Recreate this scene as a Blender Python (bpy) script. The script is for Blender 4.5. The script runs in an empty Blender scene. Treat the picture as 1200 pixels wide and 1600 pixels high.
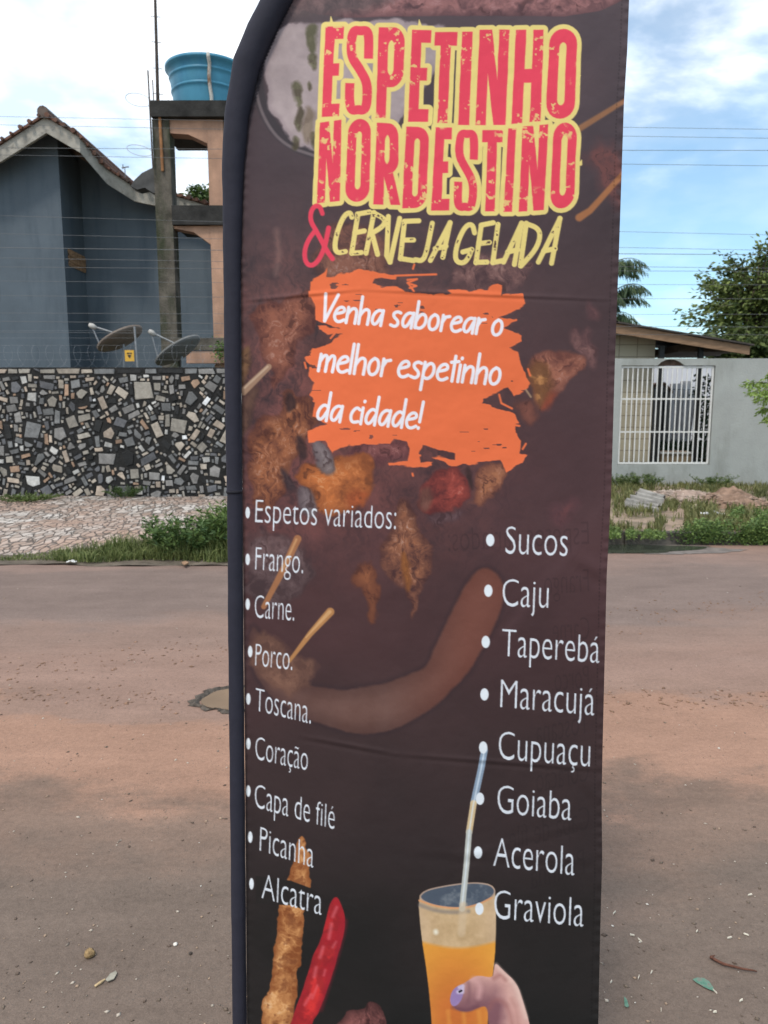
import bpy, math, random
import numpy as np
from mathutils import Vector, Matrix
R = math.radians
random.seed(7)
rng = np.random.default_rng(7)
SC = bpy.context.scene
COL = SC.collection

# ------------------------------------------------------------------ camera
CAM = np.array([0.0, 0.0, 1.5]); PITCH = 8.15; FPX = 1155.6
cd = bpy.data.cameras.new('camera'); cam = bpy.data.objects.new('camera', cd); COL.objects.link(cam)
cam.location = CAM; cam.rotation_euler = (R(90 - PITCH), 0, 0)
cd.sensor_fit = 'VERTICAL'; cd.sensor_height = 36; cd.lens = 26; cd.clip_start = 0.02; cd.clip_end = 3000
cd.dof.use_dof = True; cd.dof.focus_distance = 1.3; cd.dof.aperture_fstop = 11
SC.camera = cam
# ------------------------------------------------------------------ sky
SUN_EL, SUN_AZ = 58.0, 205.0          # azimuth clockwise from +Y: behind the photographer, a little left
w = bpy.data.worlds.new('World'); SC.world = w; w.use_nodes = True
nt = w.node_tree; N = nt.nodes; L = nt.links
bg = N['Background']; bg.inputs[1].default_value = 0.1
sky = N.new('ShaderNodeTexSky'); sky.sky_type = 'NISHITA'; sky.sun_disc = False
sky.sun_elevation = R(SUN_EL); sky.sun_rotation = R(SUN_AZ); sky.dust_density = 0.6; sky.ozone_density = 2.5
tc = N.new('ShaderNodeTexCoord'); sep = N.new('ShaderNodeSeparateXYZ'); L.new(tc.outputs['Generated'], sep.inputs[0])
def wm(op, a, b=None, c=None):
    n = N.new('ShaderNodeMath'); n.operation = op
    for i, v in enumerate((a, b, c)):
        if v is None: continue
        if isinstance(v, (int, float)): n.inputs[i].default_value = v
        else: L.new(v, n.inputs[i])
    return n.outputs[0]
den = wm('ADD', wm('MAXIMUM', sep.outputs[2], 0.0), 0.22)
cmb = N.new('ShaderNodeCombineXYZ')
L.new(wm('DIVIDE', sep.outputs[0], den), cmb.inputs[0]); L.new(wm('DIVIDE', sep.outputs[1], den), cmb.inputs[1])
cmb.inputs[2].default_value = 3.7
n1 = N.new('ShaderNodeTexNoise'); n1.inputs['Scale'].default_value = 1.7; n1.inputs['Detail'].default_value = 7; n1.inputs['Roughness'].default_value = 0.55
n1.inputs['Distortion'].default_value = 0.35
L.new(cmb.outputs[0], n1.inputs['Vector'])
bias = wm('MULTIPLY', sep.outputs[0], -0.24)       # the cloud bank is thicker to the left
bias2 = wm('MULTIPLY', wm('MAXIMUM', wm('SUBTRACT', sep.outputs[2], 0.42), -0.3), 0.35)
fac = wm('ADD', wm('ADD', n1.outputs[0], bias), bias2)
rmp = N.new('ShaderNodeValToRGB'); rmp.color_ramp.elements[0].position = 0.36; rmp.color_ramp.elements[1].position = 0.56
rmp.color_ramp.elements[0].color = (0.20, 0.20, 0.20, 1)
rmp.color_ramp.interpolation = 'EASE'
L.new(fac, rmp.inputs[0])
n2 = N.new('ShaderNodeTexNoise'); n2.inputs['Scale'].default_value = 3.1; n2.inputs['Detail'].default_value = 5
L.new(cmb.outputs[0], n2.inputs['Vector'])
rc = N.new('ShaderNodeValToRGB'); rc.color_ramp.elements[0].position = 0.40; rc.color_ramp.elements[1].position = 0.60
rc.color_ramp.elements[0].color = (6.0, 7.5, 9.4, 1); rc.color_ramp.elements[1].color = (11.0, 11.3, 11.6, 1)
L.new(n2.outputs[0], rc.inputs[0])
mx = N.new('ShaderNodeMix'); mx.data_type = 'RGBA'
L.new(rmp.outputs[0], mx.inputs[0]); gn = N.new('ShaderNodeMix'); gn.data_type = 'RGBA'; gn.blend_type = 'MULTIPLY'; gn.inputs[0].default_value = 1; L.new(sky.outputs[0], gn.inputs[6]); gn.inputs[7].default_value = (1.15, 1.4, 1.35, 1); L.new(gn.outputs[2], mx.inputs[6]); L.new(rc.outputs[0], mx.inputs[7])
L.new(mx.outputs[2], bg.inputs[0])
# ------------------------------------------------------------------ sun, exposure
sd = bpy.data.lights.new('sun', 'SUN'); so = bpy.data.objects.new('sun', sd); COL.objects.link(so)
sd.energy = 1.5; sd.angle = R(10); sd.color = (1.0, 0.93, 0.83)
az, el = R(SUN_AZ), R(SUN_EL)
so.rotation_euler = Vector((math.sin(az) * math.cos(el), math.cos(az) * math.cos(el), math.sin(el))).to_track_quat('Z', 'Y').to_euler()
SC.view_settings.view_transform = 'Standard'; SC.view_settings.look = 'None'
SC.view_settings.exposure = 0.5; SC.view_settings.gamma = 1.0

# ------------------------------------------------------------------ helpers
cp, sp_ = math.cos(R(PITCH)), math.sin(R(PITCH))
def ray(px, py):
    x = (np.asarray(px, float) - 600) / FPX; y = -(np.asarray(py, float) - 800) / FPX
    x, y = np.broadcast_arrays(x, y)
    return np.stack([x, cp + y * sp_, -sp_ + y * cp], -1)
def P(px, py, Y):                       # the point seen at photo pixel (px, py) at distance Y along the street normal
    d = ray(px, py); return CAM + d * (np.asarray(Y) / d[..., 1])[..., None]
def G(px, py, z=0.0):                   # the point seen there on level ground
    d = ray(px, py); return CAM + d * ((z - CAM[2]) / d[..., 2])[..., None]
def V(p): return Vector((float(p[0]), float(p[1]), float(p[2])))

class MB:
    def __init__(s): s.v = []; s.f = []; s.m = []; s.c = []
    def add(s, vs, fs, mi=0, col=None):
        n = len(s.v); s.v += [tuple(map(float, p)) for p in vs]; s.f += [tuple(i + n for i in f) for f in fs]; s.m += [mi] * len(fs)
        if col is not None: s.c += [col] * len(vs)
    def box(s, a, b, mi=0, col=None):
        (x0, y0, z0), (x1, y1, z1) = a, b
        s.add([(x0,y0,z0),(x1,y0,z0),(x1,y1,z0),(x0,y1,z0),(x0,y0,z1),(x1,y0,z1),(x1,y1,z1),(x0,y1,z1)],
              [(0,3,2,1),(4,5,6,7),(0,1,5,4),(1,2,6,5),(2,3,7,6),(3,0,4,7)], mi, col)
    def hexa(s, lo, hi, mi=0, col=None):    # two quads joined
        s.add(list(lo) + list(hi), [(0,3,2,1),(4,5,6,7),(0,1,5,4),(1,2,6,5),(2,3,7,6),(3,0,4,7)], mi, col)
    def prism(s, poly, off, mi=0, col=None):
        n = len(poly); o = Vector(off); P0 = [Vector(p) for p in poly]
        s.add([tuple(p) for p in P0] + [tuple(p + o) for p in P0],
              [tuple(range(n))[::-1], tuple(range(n, 2 * n))] + [(i, (i + 1) % n, (i + 1) % n + n, i + n) for i in range(n)], mi, col)
    def tube(s, pts, r, k=8, mi=0, col=None, cap=True):
        pts = [Vector(p) for p in pts]; n = len(pts); rs = r if hasattr(r, '__len__') else [r] * n
        vs = []; fs = []; up = None
        for i, p in enumerate(pts):
            t = (pts[min(i + 1, n - 1)] - pts[max(i - 1, 0)]).normalized()
            if up is None: up = t.orthogonal().normalized()
            up = (up - t * up.dot(t)).normalized(); sd_ = t.cross(up)
            for j in range(k):
                a = 2 * math.pi * j / k; vs.append(p + (up * math.cos(a) + sd_ * math.sin(a)) * rs[i])
        for i in range(n - 1):
            for j in range(k):
                fs.append((i*k+j, i*k+(j+1)%k, (i+1)*k+(j+1)%k, (i+1)*k+j))
        if cap: fs += [tuple(range(k))[::-1], tuple(range((n-1)*k, n*k))]
        s.add(vs, fs, mi, col)
    def lathe(s, prof, c, k=40, mi=0, M=None, a0=0, a1=2*math.pi):
        vs = []; fs = []; full = abs(a1 - a0 - 2*math.pi) < 1e-6; kk = k if full else k + 1
        for r, z in prof:
            for j in range(kk):
                a = a0 + (a1 - a0) * j / k; p = Vector((r * math.cos(a), r * math.sin(a), z))
                if M is not None: p = M @ p
                vs.append(p + Vector(c))
        for i in range(len(prof) - 1):
            for j in range(k if full else k):
                fs.append((i*kk+j, i*kk+(j+1)%kk, (i+1)*kk+(j+1)%kk, (i+1)*kk+j))
        s.add(vs, fs, mi)
    def build(s, name, mats, parent=None, smooth=False):
        me = bpy.data.meshes.new(name); me.from_pydata(s.v, [], s.f)
        for m in (mats if isinstance(mats, (list, tuple)) else [mats]): me.materials.append(m)
        if any(s.m): me.polygons.foreach_set('material_index', s.m)
        if s.c:
            a = me.color_attributes.new('Col', 'FLOAT_COLOR', 'POINT')
            a.data.foreach_set('color', np.array([(*c, 1.0) for c in s.c], np.float32).ravel())
        if smooth: me.polygons.foreach_set('use_smooth', [True] * len(me.polygons))
        me.update()
        o = bpy.data.objects.new(name, me); COL.objects.link(o)
        if parent is not None: o.parent = parent; o.matrix_parent_inverse = Matrix.Translation(-parent.location)
        return o
def bulk(name, verts, faces, mats, parent=None, col=None, smooth=False):   # faces: (n,3) or (n,4) array
    me = bpy.data.meshes.new(name); verts = np.asarray(verts, np.float32); faces = np.asarray(faces, np.int32)
    k = faces.shape[1]; me.vertices.add(len(verts)); me.vertices.foreach_set('co', verts.ravel())
    me.loops.add(faces.size); me.loops.foreach_set('vertex_index', faces.ravel())
    me.polygons.add(len(faces)); me.polygons.foreach_set('loop_start', np.arange(0, faces.size, k, dtype=np.int32))
    me.polygons.foreach_set('loop_total', np.full(len(faces), k, np.int32))
    if smooth: me.polygons.foreach_set('use_smooth', np.ones(len(faces), bool))
    for m in (mats if isinstance(mats, (list, tuple)) else [mats]): me.materials.append(m)
    me.update(calc_edges=True)
    if col is not None:
        a = me.color_attributes.new('Col', 'FLOAT_COLOR', 'POINT')
        c4 = np.ones((len(verts), 4), np.float32); c4[:, :3] = col; a.data.foreach_set('color', c4.ravel())
    o = bpy.data.objects.new(name, me); COL.objects.link(o)
    if parent is not None: o.parent = parent; o.matrix_parent_inverse = Matrix.Translation(-parent.location)
    return o
def tag(o, label, cat, group=None, kind=None):
    if label: o['label'] = label
    if cat: o['category'] = cat
    if group: o['group'] = group
    if kind: o['kind'] = kind
    return o
def thing(name, label, cat, loc=(0, 0, 0), group=None):
    o = bpy.data.objects.new(name, None); COL.objects.link(o); o.location = tuple(map(float, loc)); o.empty_display_size = 0.1
    return tag(o, label, cat, group)
def struct(o): o['kind'] = 'structure'; return o

def S2L(c):
    c = np.asarray(c, float) / 255.0
    return np.where(c <= 0.04045, c / 12.92, ((c + 0.055) / 1.055) ** 2.4)
def mat(name, col, rough=0.8, var=0.25, scale=6.0, bump=0.0, bscale=40.0, spec=0.3, metal=0.0, col2=None, attr=False, stain=None, transl=0.0, stretch=(1,1,1)):
    m = bpy.data.materials.new(name); m.use_nodes = True; t = m.node_tree; n = t.nodes; l = t.links; b = n['Principled BSDF']
    b.inputs['Roughness'].default_value = rough; b.inputs['Specular IOR Level'].default_value = spec; b.inputs['Metallic'].default_value = metal
    c = n.new('ShaderNodeTexCoord'); mp = n.new('ShaderNodeMapping'); mp.inputs['Scale'].default_value = stretch
    l.new(c.outputs['Object'], mp.inputs[0])
    nz = n.new('ShaderNodeTexNoise'); nz.inputs['Scale'].default_value = scale; nz.inputs['Detail'].default_value = 6; nz.inputs['Roughness'].default_value = 0.6
    l.new(mp.outputs[0], nz.inputs['Vector'])
    if attr:
        src = n.new('ShaderNodeVertexColor'); src.layer_name = 'Col'; base = src.outputs[0]
        hs = n.new('ShaderNodeHueSaturation'); l.new(base, hs.inputs['Color'])
        mr = n.new('ShaderNodeMapRange'); mr.inputs[1].default_value = 0.3; mr.inputs[2].default_value = 0.7
        mr.inputs[3].default_value = 1 - var; mr.inputs[4].default_value = 1 + var
        l.new(nz.outputs[0], mr.inputs[0]); l.new(mr.outputs[0], hs.inputs['Value']); out = hs.outputs[0]
    else:
        r = n.new('ShaderNodeValToRGB'); r.color_ramp.elements[0].position = 0.32; r.color_ramp.elements[1].position = 0.68
        ca = tuple(max(0, x * (1 - var)) for x in col); cb = tuple(min(1, x * (1 + var)) for x in (col2 or col))
        r.color_ramp.elements[0].color = (*ca, 1); r.color_ramp.elements[1].color = (*cb, 1)
        l.new(nz.outputs[0], r.inputs[0]); out = r.outputs[0]
    if stain:                                    # (colour, scale, low, high, stretch) a weathered stain with its own outline
        sc_, s_, lo, hi, st = stain
        mp2 = n.new('ShaderNodeMapping'); mp2.inputs['Scale'].default_value = st; l.new(c.outputs['Object'], mp2.inputs[0])
        n2_ = n.new('ShaderNodeTexNoise'); n2_.inputs['Scale'].default_value = s_; n2_.inputs['Detail'].default_value = 8; n2_.inputs['Roughness'].default_value = 0.65
        l.new(mp2.outputs[0], n2_.inputs['Vector'])
        mr2 = n.new('ShaderNodeMapRange'); mr2.inputs[1].default_value = lo; mr2.inputs[2].default_value = hi; l.new(n2_.outputs[0], mr2.inputs[0])
        mm = n.new('ShaderNodeMix'); mm.data_type = 'RGBA'; l.new(mr2.outputs[0], mm.inputs[0]); l.new(out, mm.inputs[6]); mm.inputs[7].default_value = (*sc_, 1)
        out = mm.outputs[2]
    l.new(out, b.inputs['Base Color'])
    if bump:
        nb = n.new('ShaderNodeTexNoise'); nb.inputs['Scale'].default_value = bscale; nb.inputs['Detail'].default_value = 4; l.new(mp.outputs[0], nb.inputs['Vector'])
        bp = n.new('ShaderNodeBump'); bp.inputs['Strength'].default_value = bump; bp.inputs['Distance'].default_value = 0.02; l.new(nb.outputs[0], bp.inputs['Height'])
        l.new(bp.outputs[0], b.inputs['Normal'])
    if transl:
        tr = n.new('ShaderNodeBsdfTranslucent'); l.new(out, tr.inputs[0]); ms = n.new('ShaderNodeMixShader'); ms.inputs[0].default_value = transl
        o_ = n['Material Output']; l.new(b.outputs[0], ms.inputs[1]); l.new(tr.outputs[0], ms.inputs[2]); l.new(ms.outputs[0], o_.inputs[0])
    return m
def vnoise(h, w_, cell, seed, ax=1.0):           # smooth value noise, array h x w_
    g = np.random.default_rng(seed); gh, gw = int(h / cell) + 3, int(w_ / (cell * ax)) + 3
    a = g.random((gh, gw)); y = np.arange(h) / cell; x = np.arange(w_) / (cell * ax)
    yi = y.astype(int); xi = x.astype(int); fy = y - yi; fx = x - xi; fy = fy*fy*(3-2*fy); fx = fx*fx*(3-2*fx)
    A = a[yi][:, xi]; B = a[yi][:, xi+1]; C = a[yi+1][:, xi]; D = a[yi+1][:, xi+1]; fx = fx[None]; fy = fy[:, None]
    return (A*(1-fx)+B*fx)*(1-fy)+(C*(1-fx)+D*fx)*fy
def fbm(h, w_, cell, seed, oct=4, ax=1.0, gain=0.5):
    s = 0; amp = 1; tot = 0
    for i in range(oct):
        if cell < 1.2: break
        s = s + amp * vnoise(h, w_, cell, seed + i * 17, ax); tot += amp; amp *= gain; cell /= 2
    return s / tot
PRINT_GAIN = 1.0

# ================================================================== THE PRINTED BANNER
X0, X1, Y0, Y1 = 360, 992, -275, 1765             # print space: one unit is about 1.1 mm of cloth
HH, WW = Y1 - Y0, X1 - X0
gx, gy = np.meshgrid(np.arange(X0, X1) + 0.0, np.arange(Y0, Y1) + 0.0)
KY = np.array([-300, 0, 250, 450, 700, 1000, 1180, 1330, 1420, 1600, 1800]); KC = np.array([(86,74,78),(82,70,74),(74,62,66),(74,58,60),(76,54,56),(72,50,51),(60,46,46),(50,41,41),(38,34,33),(34,32,31),(32,30,30)], float)
IMG = np.stack([np.interp(gy[:, 0], KY, KC[:, k]) for k in range(3)], -1)[:, None, :] * np.ones((1, WW, 1))
glow_ = np.exp(-(((gx-520)/190)**2 + ((gy-640)/230)**2))[..., None]; IMG = IMG + glow_*np.array([16, 5, 2.0])
IMG += (fbm(HH, WW, 160, 3, 4)[..., None] - 0.5) * np.array([20, 12, 12])
WX = (fbm(HH, WW, 26, 11, 4) - 0.5); WY = (fbm(HH, WW, 26, 12, 4) - 0.5)
F1 = fbm(HH, WW, 44, 21, 5, gain=0.62); F2 = fbm(HH, WW, 14, 22, 4, gain=0.6); F3 = fbm(HH, WW, 9, 23, 3)
def win(pts, pad):
    p = np.asarray(pts, float)
    a = max(int(p[:, 0].min() - pad) - X0, 0); b = min(int(p[:, 0].max() + pad) + 2 - X0, WW)
    c = max(int(p[:, 1].min() - pad) - Y0, 0); d = min(int(p[:, 1].max() + pad) + 2 - Y0, HH)
    return slice(c, max(d, c)), slice(a, max(b, a))
def segd(x, y, a, b):
    ax, ay = a; bx, by = b; dx, dy = bx - ax, by - ay; q = dx*dx + dy*dy + 1e-9
    t = np.clip(((x-ax)*dx + (y-ay)*dy) / q, 0, 1); return np.hypot(x - ax - t*dx, y - ay - t*dy), t
def sdpoly(x, y, pts):
    d = np.full(x.shape, 1e9); ins = np.zeros(x.shape, bool); n = len(pts)
    for i in range(n):
        a, b = pts[i], pts[(i+1) % n]; d = np.minimum(d, segd(x, y, a, b)[0])
        c = (a[1] > y) != (b[1] > y)
        if a[1] != b[1]: ins ^= c & (x < (b[0]-a[0]) * (y-a[1]) / (b[1]-a[1]) + a[0])
    return np.where(ins, -d, d)
def sdline(x, y, pts, r):
    d = np.full(x.shape, 1e9); n = len(pts) - 1
    for i in range(n):
        q, t = segd(x, y, pts[i], pts[i+1])
        if hasattr(r, '__len__'):
            k = (i + t) / n; d = np.minimum(d, q - (r[0] * (1-k) + r[1] * k))
        else: d = np.minimum(d, q - r)
    return d
def smooth(pts, n=2, closed=False):
    p = [tuple(a) for a in pts]
    for _ in range(n):
        q = [] if closed else [p[0]]
        m = len(p) if closed else len(p) - 1
        for i in range(m):
            a, b = p[i], p[(i+1) % len(p)]
            q += [(a[0]*.75+b[0]*.25, a[1]*.75+b[1]*.25), (a[0]*.25+b[0]*.75, a[1]*.25+b[1]*.75)]
        if not closed: q.append(p[-1])
        p = q
    return p
def over(sl, m, c): IMG[sl] = IMG[sl] * (1 - m[..., None]) + np.asarray(c, float) * m[..., None]
AA = lambda d, s=1.0: np.clip(0.5 - d / s, 0, 1)
def cr(pts, o, s): return [(o[0] + x / s, o[1] + y / s) for x, y in pts]
RA = 1 - np.abs(2*fbm(HH, WW, 30, 81, 4, 0.34, 0.6) - 1); RB = 1 - np.abs(2*fbm(HH, WW, 22, 82, 4, 1.5, 0.6) - 1)
def shift(T, amp):
    yy = np.clip((gy - Y0 + WY*amp).astype(int), 0, HH-1); xx = np.clip((gx - X0 + WX*amp).astype(int), 0, WW-1); return T[yy, xx]
RA = shift(RA, 60); RB = shift(RB, 60)
def chunk(pts, dark, light, soft=5, warp=16, amt=0.9, hi=None, sx=None, fib=0, rim=14):
    pts = smooth(pts, 2, True); sl = win(pts, 24)
    d = sdpoly(gx[sl] + WX[sl]*warp*2, gy[sl] + WY[sl]*warp*2, pts)
    f = (RA if fib == 0 else RB)[sl] if sx is None else sx[sl]
    k = np.clip((F1[sl]-.36)/.28, 0, 1)*.42 + np.clip((f-.55)/.45, 0, 1)*.38 + np.clip((F2[sl]-.35)/.3, 0, 1)*.20
    edge = np.clip(-d / rim, 0, 1); k = np.clip((k-.10)/.62, 0, 1) * (0.3 + 0.7 * edge)
    dk_, lt = np.asarray(dark, float), np.asarray(light, float)
    c = dk_*(1-k[..., None]) + lt*k[..., None]
    crack = (np.clip((.62-f)*7, 0, 1)*np.clip((F1[sl]-.4)*5,0,1))[..., None]; c = c*(1-.38*crack) + np.array([44,26,26.])*.38*crack
    if hi is not None:
        h = np.clip((f-.90)*9, 0, 1)*np.clip((F1[sl]-.42)*7, 0, 1)*np.clip((F2[sl]-.42)*6, 0, 1)*edge*.75; c = c*(1-h[..., None]) + np.asarray(hi)*h[..., None]
    over(sl, AA(d, soft) * amt, c)
def stroke(pts, r, c, s=1.2, amt=1.0, sm=0):
    if sm: pts = smooth(pts, sm)
    sl = win(pts, (max(r) if hasattr(r, '__len__') else r) + 4); d = sdline(gx[sl], gy[sl], pts, r); over(sl, AA(d, s) * amt, c)
# ---- bowl of farofa and meat printed behind the heading
stroke([(426,-30),(404,60),(400,120),(412,178),(446,222),(500,243)], 9, (62,56,60), 5, 0.9, 3)
stroke([(424,-30),(400,60),(396,120),(408,180),(442,227),(500,246)], 2.4, (112,100,102), 2.5, 0.9, 3)
bowl = smooth([(428,60),(440,34),(640,30),(720,40),(640,190),(505,240),(462,228),(428,190),(415,140),(418,95)], 2, True); sl = win(bowl, 20); dd = sdpoly(gx[sl]+WX[sl]*18, gy[sl]+WY[sl]*18, bowl)
over(sl, AA(dd, 4), np.array((158,142,142.)) + (F1[sl][..., None]-.5)*np.array([52,48,46.]) + np.clip(dd/20+.6, 0, .6)[..., None]*np.array([-26,-26,-22.]))
for (cx, cy, s_, e_) in ((486,58,15,1.5),(490,95,12,1.3),(464,148,12,1.8),(468,185,10,1.6),(460,222,9,1.4),(484,135,7,1),(492,220,9,1.5),(520,70,12,1),(610,100,16,1.4),(640,70,14,1),(560,170,12,1)):
    chunk([(cx-s_*.6,cy-s_*e_),(cx+s_*.5,cy-s_*e_),(cx+s_*.6,cy+s_*e_),(cx-s_*.4,cy+s_*e_)], (78,76,54), (118,112,86), 5, 9, 0.85, None, F2)
chunk([(475,165),(490,170),(494,225),(472,228)], (104,88,70), (136,118,98), 7, 9, .7)
chunk([(360,-120),(700,-120),(992,-120),(992,27),(700,24),(440,30)], (86,62,66), (150,104,102), 2, 1, 1, (170,130,130), None, 1)
chunk([(380,-120),(660,-120),(640,0),(520,26),(420,33)], (78,68,70), (112,92,92), 20, 8, .85)
chunk([(912,215),(985,230),(985,320),(940,312)], (88,62,64), (118,72,68), 22, 18, 0.8)
stroke([(890,211),(907,200),(985,152)], (6,3.5), (140,98,72), 3)
stroke([(905,340),(922,329),(975,270)], (6,4), (158,104,70), 3)
stroke([(432,360),(436,400),(431,428)], 4, (126,98,92), 8, .5)
# ---- printed meat, sticks and board
gl2 = np.exp(-(((gx-560)/230)**4 + ((gy-620)/250)**4))[..., None]*.8 + np.exp(-(((gx-430)/60)**4 + ((gy-640)/230)**4))[..., None]*.5
IMG = IMG + gl2*((F1-.45)[..., None]*70 + (RA-.7)[..., None]*40)*np.array([1.15,.56,.42])
K1, S1 = (376,440), 4.444
def CK(o, s, pts, *a_, **k_): chunk(cr(pts, o, s), *a_, **k_)
CK(K1,S1,[(0,480),(60,420),(80,560),(40,640),(0,760),(-20,700)], (92,66,50), (138,102,72), 6, 6)
CK(K1,S1,[(0,790),(100,720),(130,760),(70,960),(20,1100),(-10,1100)], (78,56,50), (108,80,66), 8, 6)
CK(K1,S1,[(55,230),(130,140),(250,130),(300,90),(400,110),(480,50),(560,120),(500,330),(400,430),(380,560),(320,620),(270,700),(225,790),(205,690),(230,620),(180,540),(130,380),(90,290)], (78,46,44), (142,88,70), 4, 10, .95, (178,140,126))
CK(K1,S1,[(90,960),(270,920),(295,790),(340,735),(400,800),(500,800),(560,960),(480,1050),(420,1200),(330,1290),(290,1560),(90,1600),(50,1300),(60,1080)], (82,48,42), (152,94,64), 4, 10, .95, (186,150,134))
CK(K1,S1,[(310,790),(345,760),(385,830),(385,890),(330,910),(305,870)], (50,36,38), (70,48,46), 5, 5)
CK(K1,S1,[(380,1050),(440,1060),(450,1240),(400,1260),(380,1150)], (52,38,40), (74,52,50), 7, 8)
CK(K1,S1,[(700,1180),(860,1110),(1200,1090),(1240,1200),(960,1270),(800,1250)], (78,46,50), (126,76,74), 6, 10, .9, (170,120,116))
CK(K1,S1,[(370,1360),(470,1250),(600,1230),(720,1190),(900,1200),(930,1260),(935,1420),(900,1510),(800,1600),(560,1620),(430,1460)], (118,66,42), (194,112,62), 6, 12, .96, (214,160,116), None, 1, 30)
CK(K1,S1,[(760,1440),(900,1420),(900,1510),(800,1600),(720,1560)], (130,62,40), (176,84,50), 12, 10, .6)
CK(K1,S1,[(475,1110),(590,1110),(650,1240),(660,1340),(580,1350),(520,1260)], (78,68,72), (136,124,124), 5, 8, .92, (160,150,150))
CK(K1,S1,[(345,1440),(440,1420),(520,1520),(530,1640),(420,1620)], (74,62,66), (124,112,114), 6, 8, .9)
CK(K1,S1,[(270,1290),(330,1320),(380,1440),(330,1480),(290,1400)], (54,42,46), (78,62,64), 7, 8, .9)
K2_, S2_ = (620,700), 3.53
CK(K2_,S2_,[(100,250),(150,200),(240,105),(370,105),(405,250),(370,340),(250,372),(150,360)], (92,44,44), (158,70,60), 5, 12, .95, (190,130,116), None, 1)
CK(K2_,S2_,[(100,250),(200,200),(210,330),(150,350)], (96,64,56), (140,100,88), 9, 12, .8)
CK(K2_,S2_,[(405,310),(420,200),(480,90),(570,60),(610,150),(540,260),(430,335)], (94,56,50), (168,108,76), 5, 12, .9, (190,140,126))
CK(K2_,S2_,[(375,110),(405,105),(420,200),(405,240)], (50,36,36), (66,46,44), 5, 6, .8)
CK(K2_,S2_,[(180,370),(260,370),(380,330),(400,380),(260,420),(190,420)], (70,50,54), (104,80,82), 8, 12, .8, (140,120,122))
CK(K2_,S2_,[(10,280),(60,270),(100,360),(140,480),(200,540),(208,640),(150,740),(100,930),(70,930),(60,770),(0,745),(-60,710),(-105,570),(-60,480),(-10,380)], (70,44,44), (150,96,70), 4, 8, .96, (190,164,156))
CK(K2_,S2_,[(20,560),(70,600),(90,780),(60,790),(20,660)], (120,72,42), (182,114,58), 6, 8, .85)
CK(K2_,S2_,[(860,310),(1020,280),(930,430),(860,420)], (84,56,60), (112,66,66), 14, 12, .7)
K3, S3 = (790,440), 5.333
CK(K3,S3,[(195,690),(300,590),(450,560),(560,580),(660,600),(660,690),(600,780),(480,860),(420,950),(350,1060),(260,1050),(210,950),(205,800)], (100,60,54), (158,100,80), 6, 9, .95, (178,140,132))
CK(K3,S3,[(205,690),(300,670),(385,760),(405,880),(350,1020),(275,1045),(215,950),(200,800)], (124,80,48), (190,134,82), 12, 9, .85, (206,180,150), F2)
CK(K3,S3,[(380,920),(440,900),(370,1050),(290,1062),(310,1010)], (128,58,44), (160,72,54), 12, 9, .7)
CK(K3,S3,[(515,430),(580,375),(620,440),(690,390),(745,470),(740,640),(710,760),(655,620),(570,580)], (86,60,62), (136,96,90), 8, 12, .85, (150,120,120))
CK(K3,S3,[(655,190),(740,170),(785,260),(740,335),(665,315)], (90,62,64), (136,92,88), 9, 12, .8)
CK(K3,S3,[(60,1010),(190,950),(290,1110),(240,1195),(120,1120)], (92,56,50), (134,80,66), 10, 12, .8)
stroke(cr([(165,895),(210,960)], K3, S3), 1.6, (170,140,110), 2, .8)
chunk([(500,372),(530,352),(575,350),(606,375),(612,432),(540,440),(490,425)], (78,54,52), (136,90,74), 8, 14, 0.9, (170,140,130))
chunk([(690,420),(730,402),(790,398),(840,410),(820,450),(720,455)], (80,58,60), (136,98,92), 8, 18, 0.85, (170,140,130))
chunk([(548,888),(572,874),(592,892),(590,925),(584,975),(574,975),(572,920),(556,915)], (84,48,40), (138,84,58), 5, 10, .95)
chunk([(388,850),(420,830),(500,880),(480,930),(410,960),(385,930)], (66,52,54), (104,86,86), 14, 22, .7, (128,116,118))
K4, S4 = (376,960), 2.83
plate = cr([(1000,-150),(1080,-220),(1170,-150),(1150,0),(1080,140),(1000,270),(880,390),(760,470),(640,520),(520,530),(400,505),(310,470),(210,420),(110,350),(60,250),(30,100),(60,40),(120,150),(240,260),(260,300),(330,320),(440,335),(560,320),(700,285),(830,240),(860,140),(900,60)], K4, S4)
sl = win(plate, 24); dd = sdpoly(gx[sl]+WX[sl]*5, gy[sl]+WY[sl]*5, smooth(plate, 2, True)); over(sl, np.clip(1-np.abs(dd)/9,0,1)*.5, (50,38,42))
over(sl, AA(dd + 3*(F2[sl]-.5), 4)*(.62+.25*np.clip((gx[sl]-420)/120, 0, 1)), np.array((106,76,68.)) + (F1[sl][..., None]-.5)*18 - np.clip(1+dd/20, 0, 1)[..., None]*np.array([16,13,11.]) + np.clip(-(dd+14)/30, 0, 1)[..., None]*np.array([10,8,7.]))
over(sl, AA(dd, 6)*np.clip((gx[sl]-600)/130, 0, 1)*.6, (116,64,52))
CK(K4,S4,[(40,90),(150,90),(230,180),(340,200),(330,260),(250,360),(150,360),(70,260)], (92,64,56), (128,92,76), 8, 14, .9)
stroke([(380,612),(420,573)], (6,4.5), (160,128,104), 2, 0.9); stroke([(382,606),(418,573)], 1.5, (196,170,146), 2, .7)
stroke([(412,948),(440,895),(465,842)], (4,6), (158,106,72), 2, 0.95); stroke([(440,893),(463,843)], 1.8, (192,144,100), 2, .8)
stroke([(452,1033),(485,990),(516,956)], (2.5,6.5), (172,122,78), 2); stroke([(478,996),(515,956)], (1,3), (204,158,110), 2, .8)
stroke([(790,985),(900,850),(960,760)], 7, (84,60,62), 14, 0.5)
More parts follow.
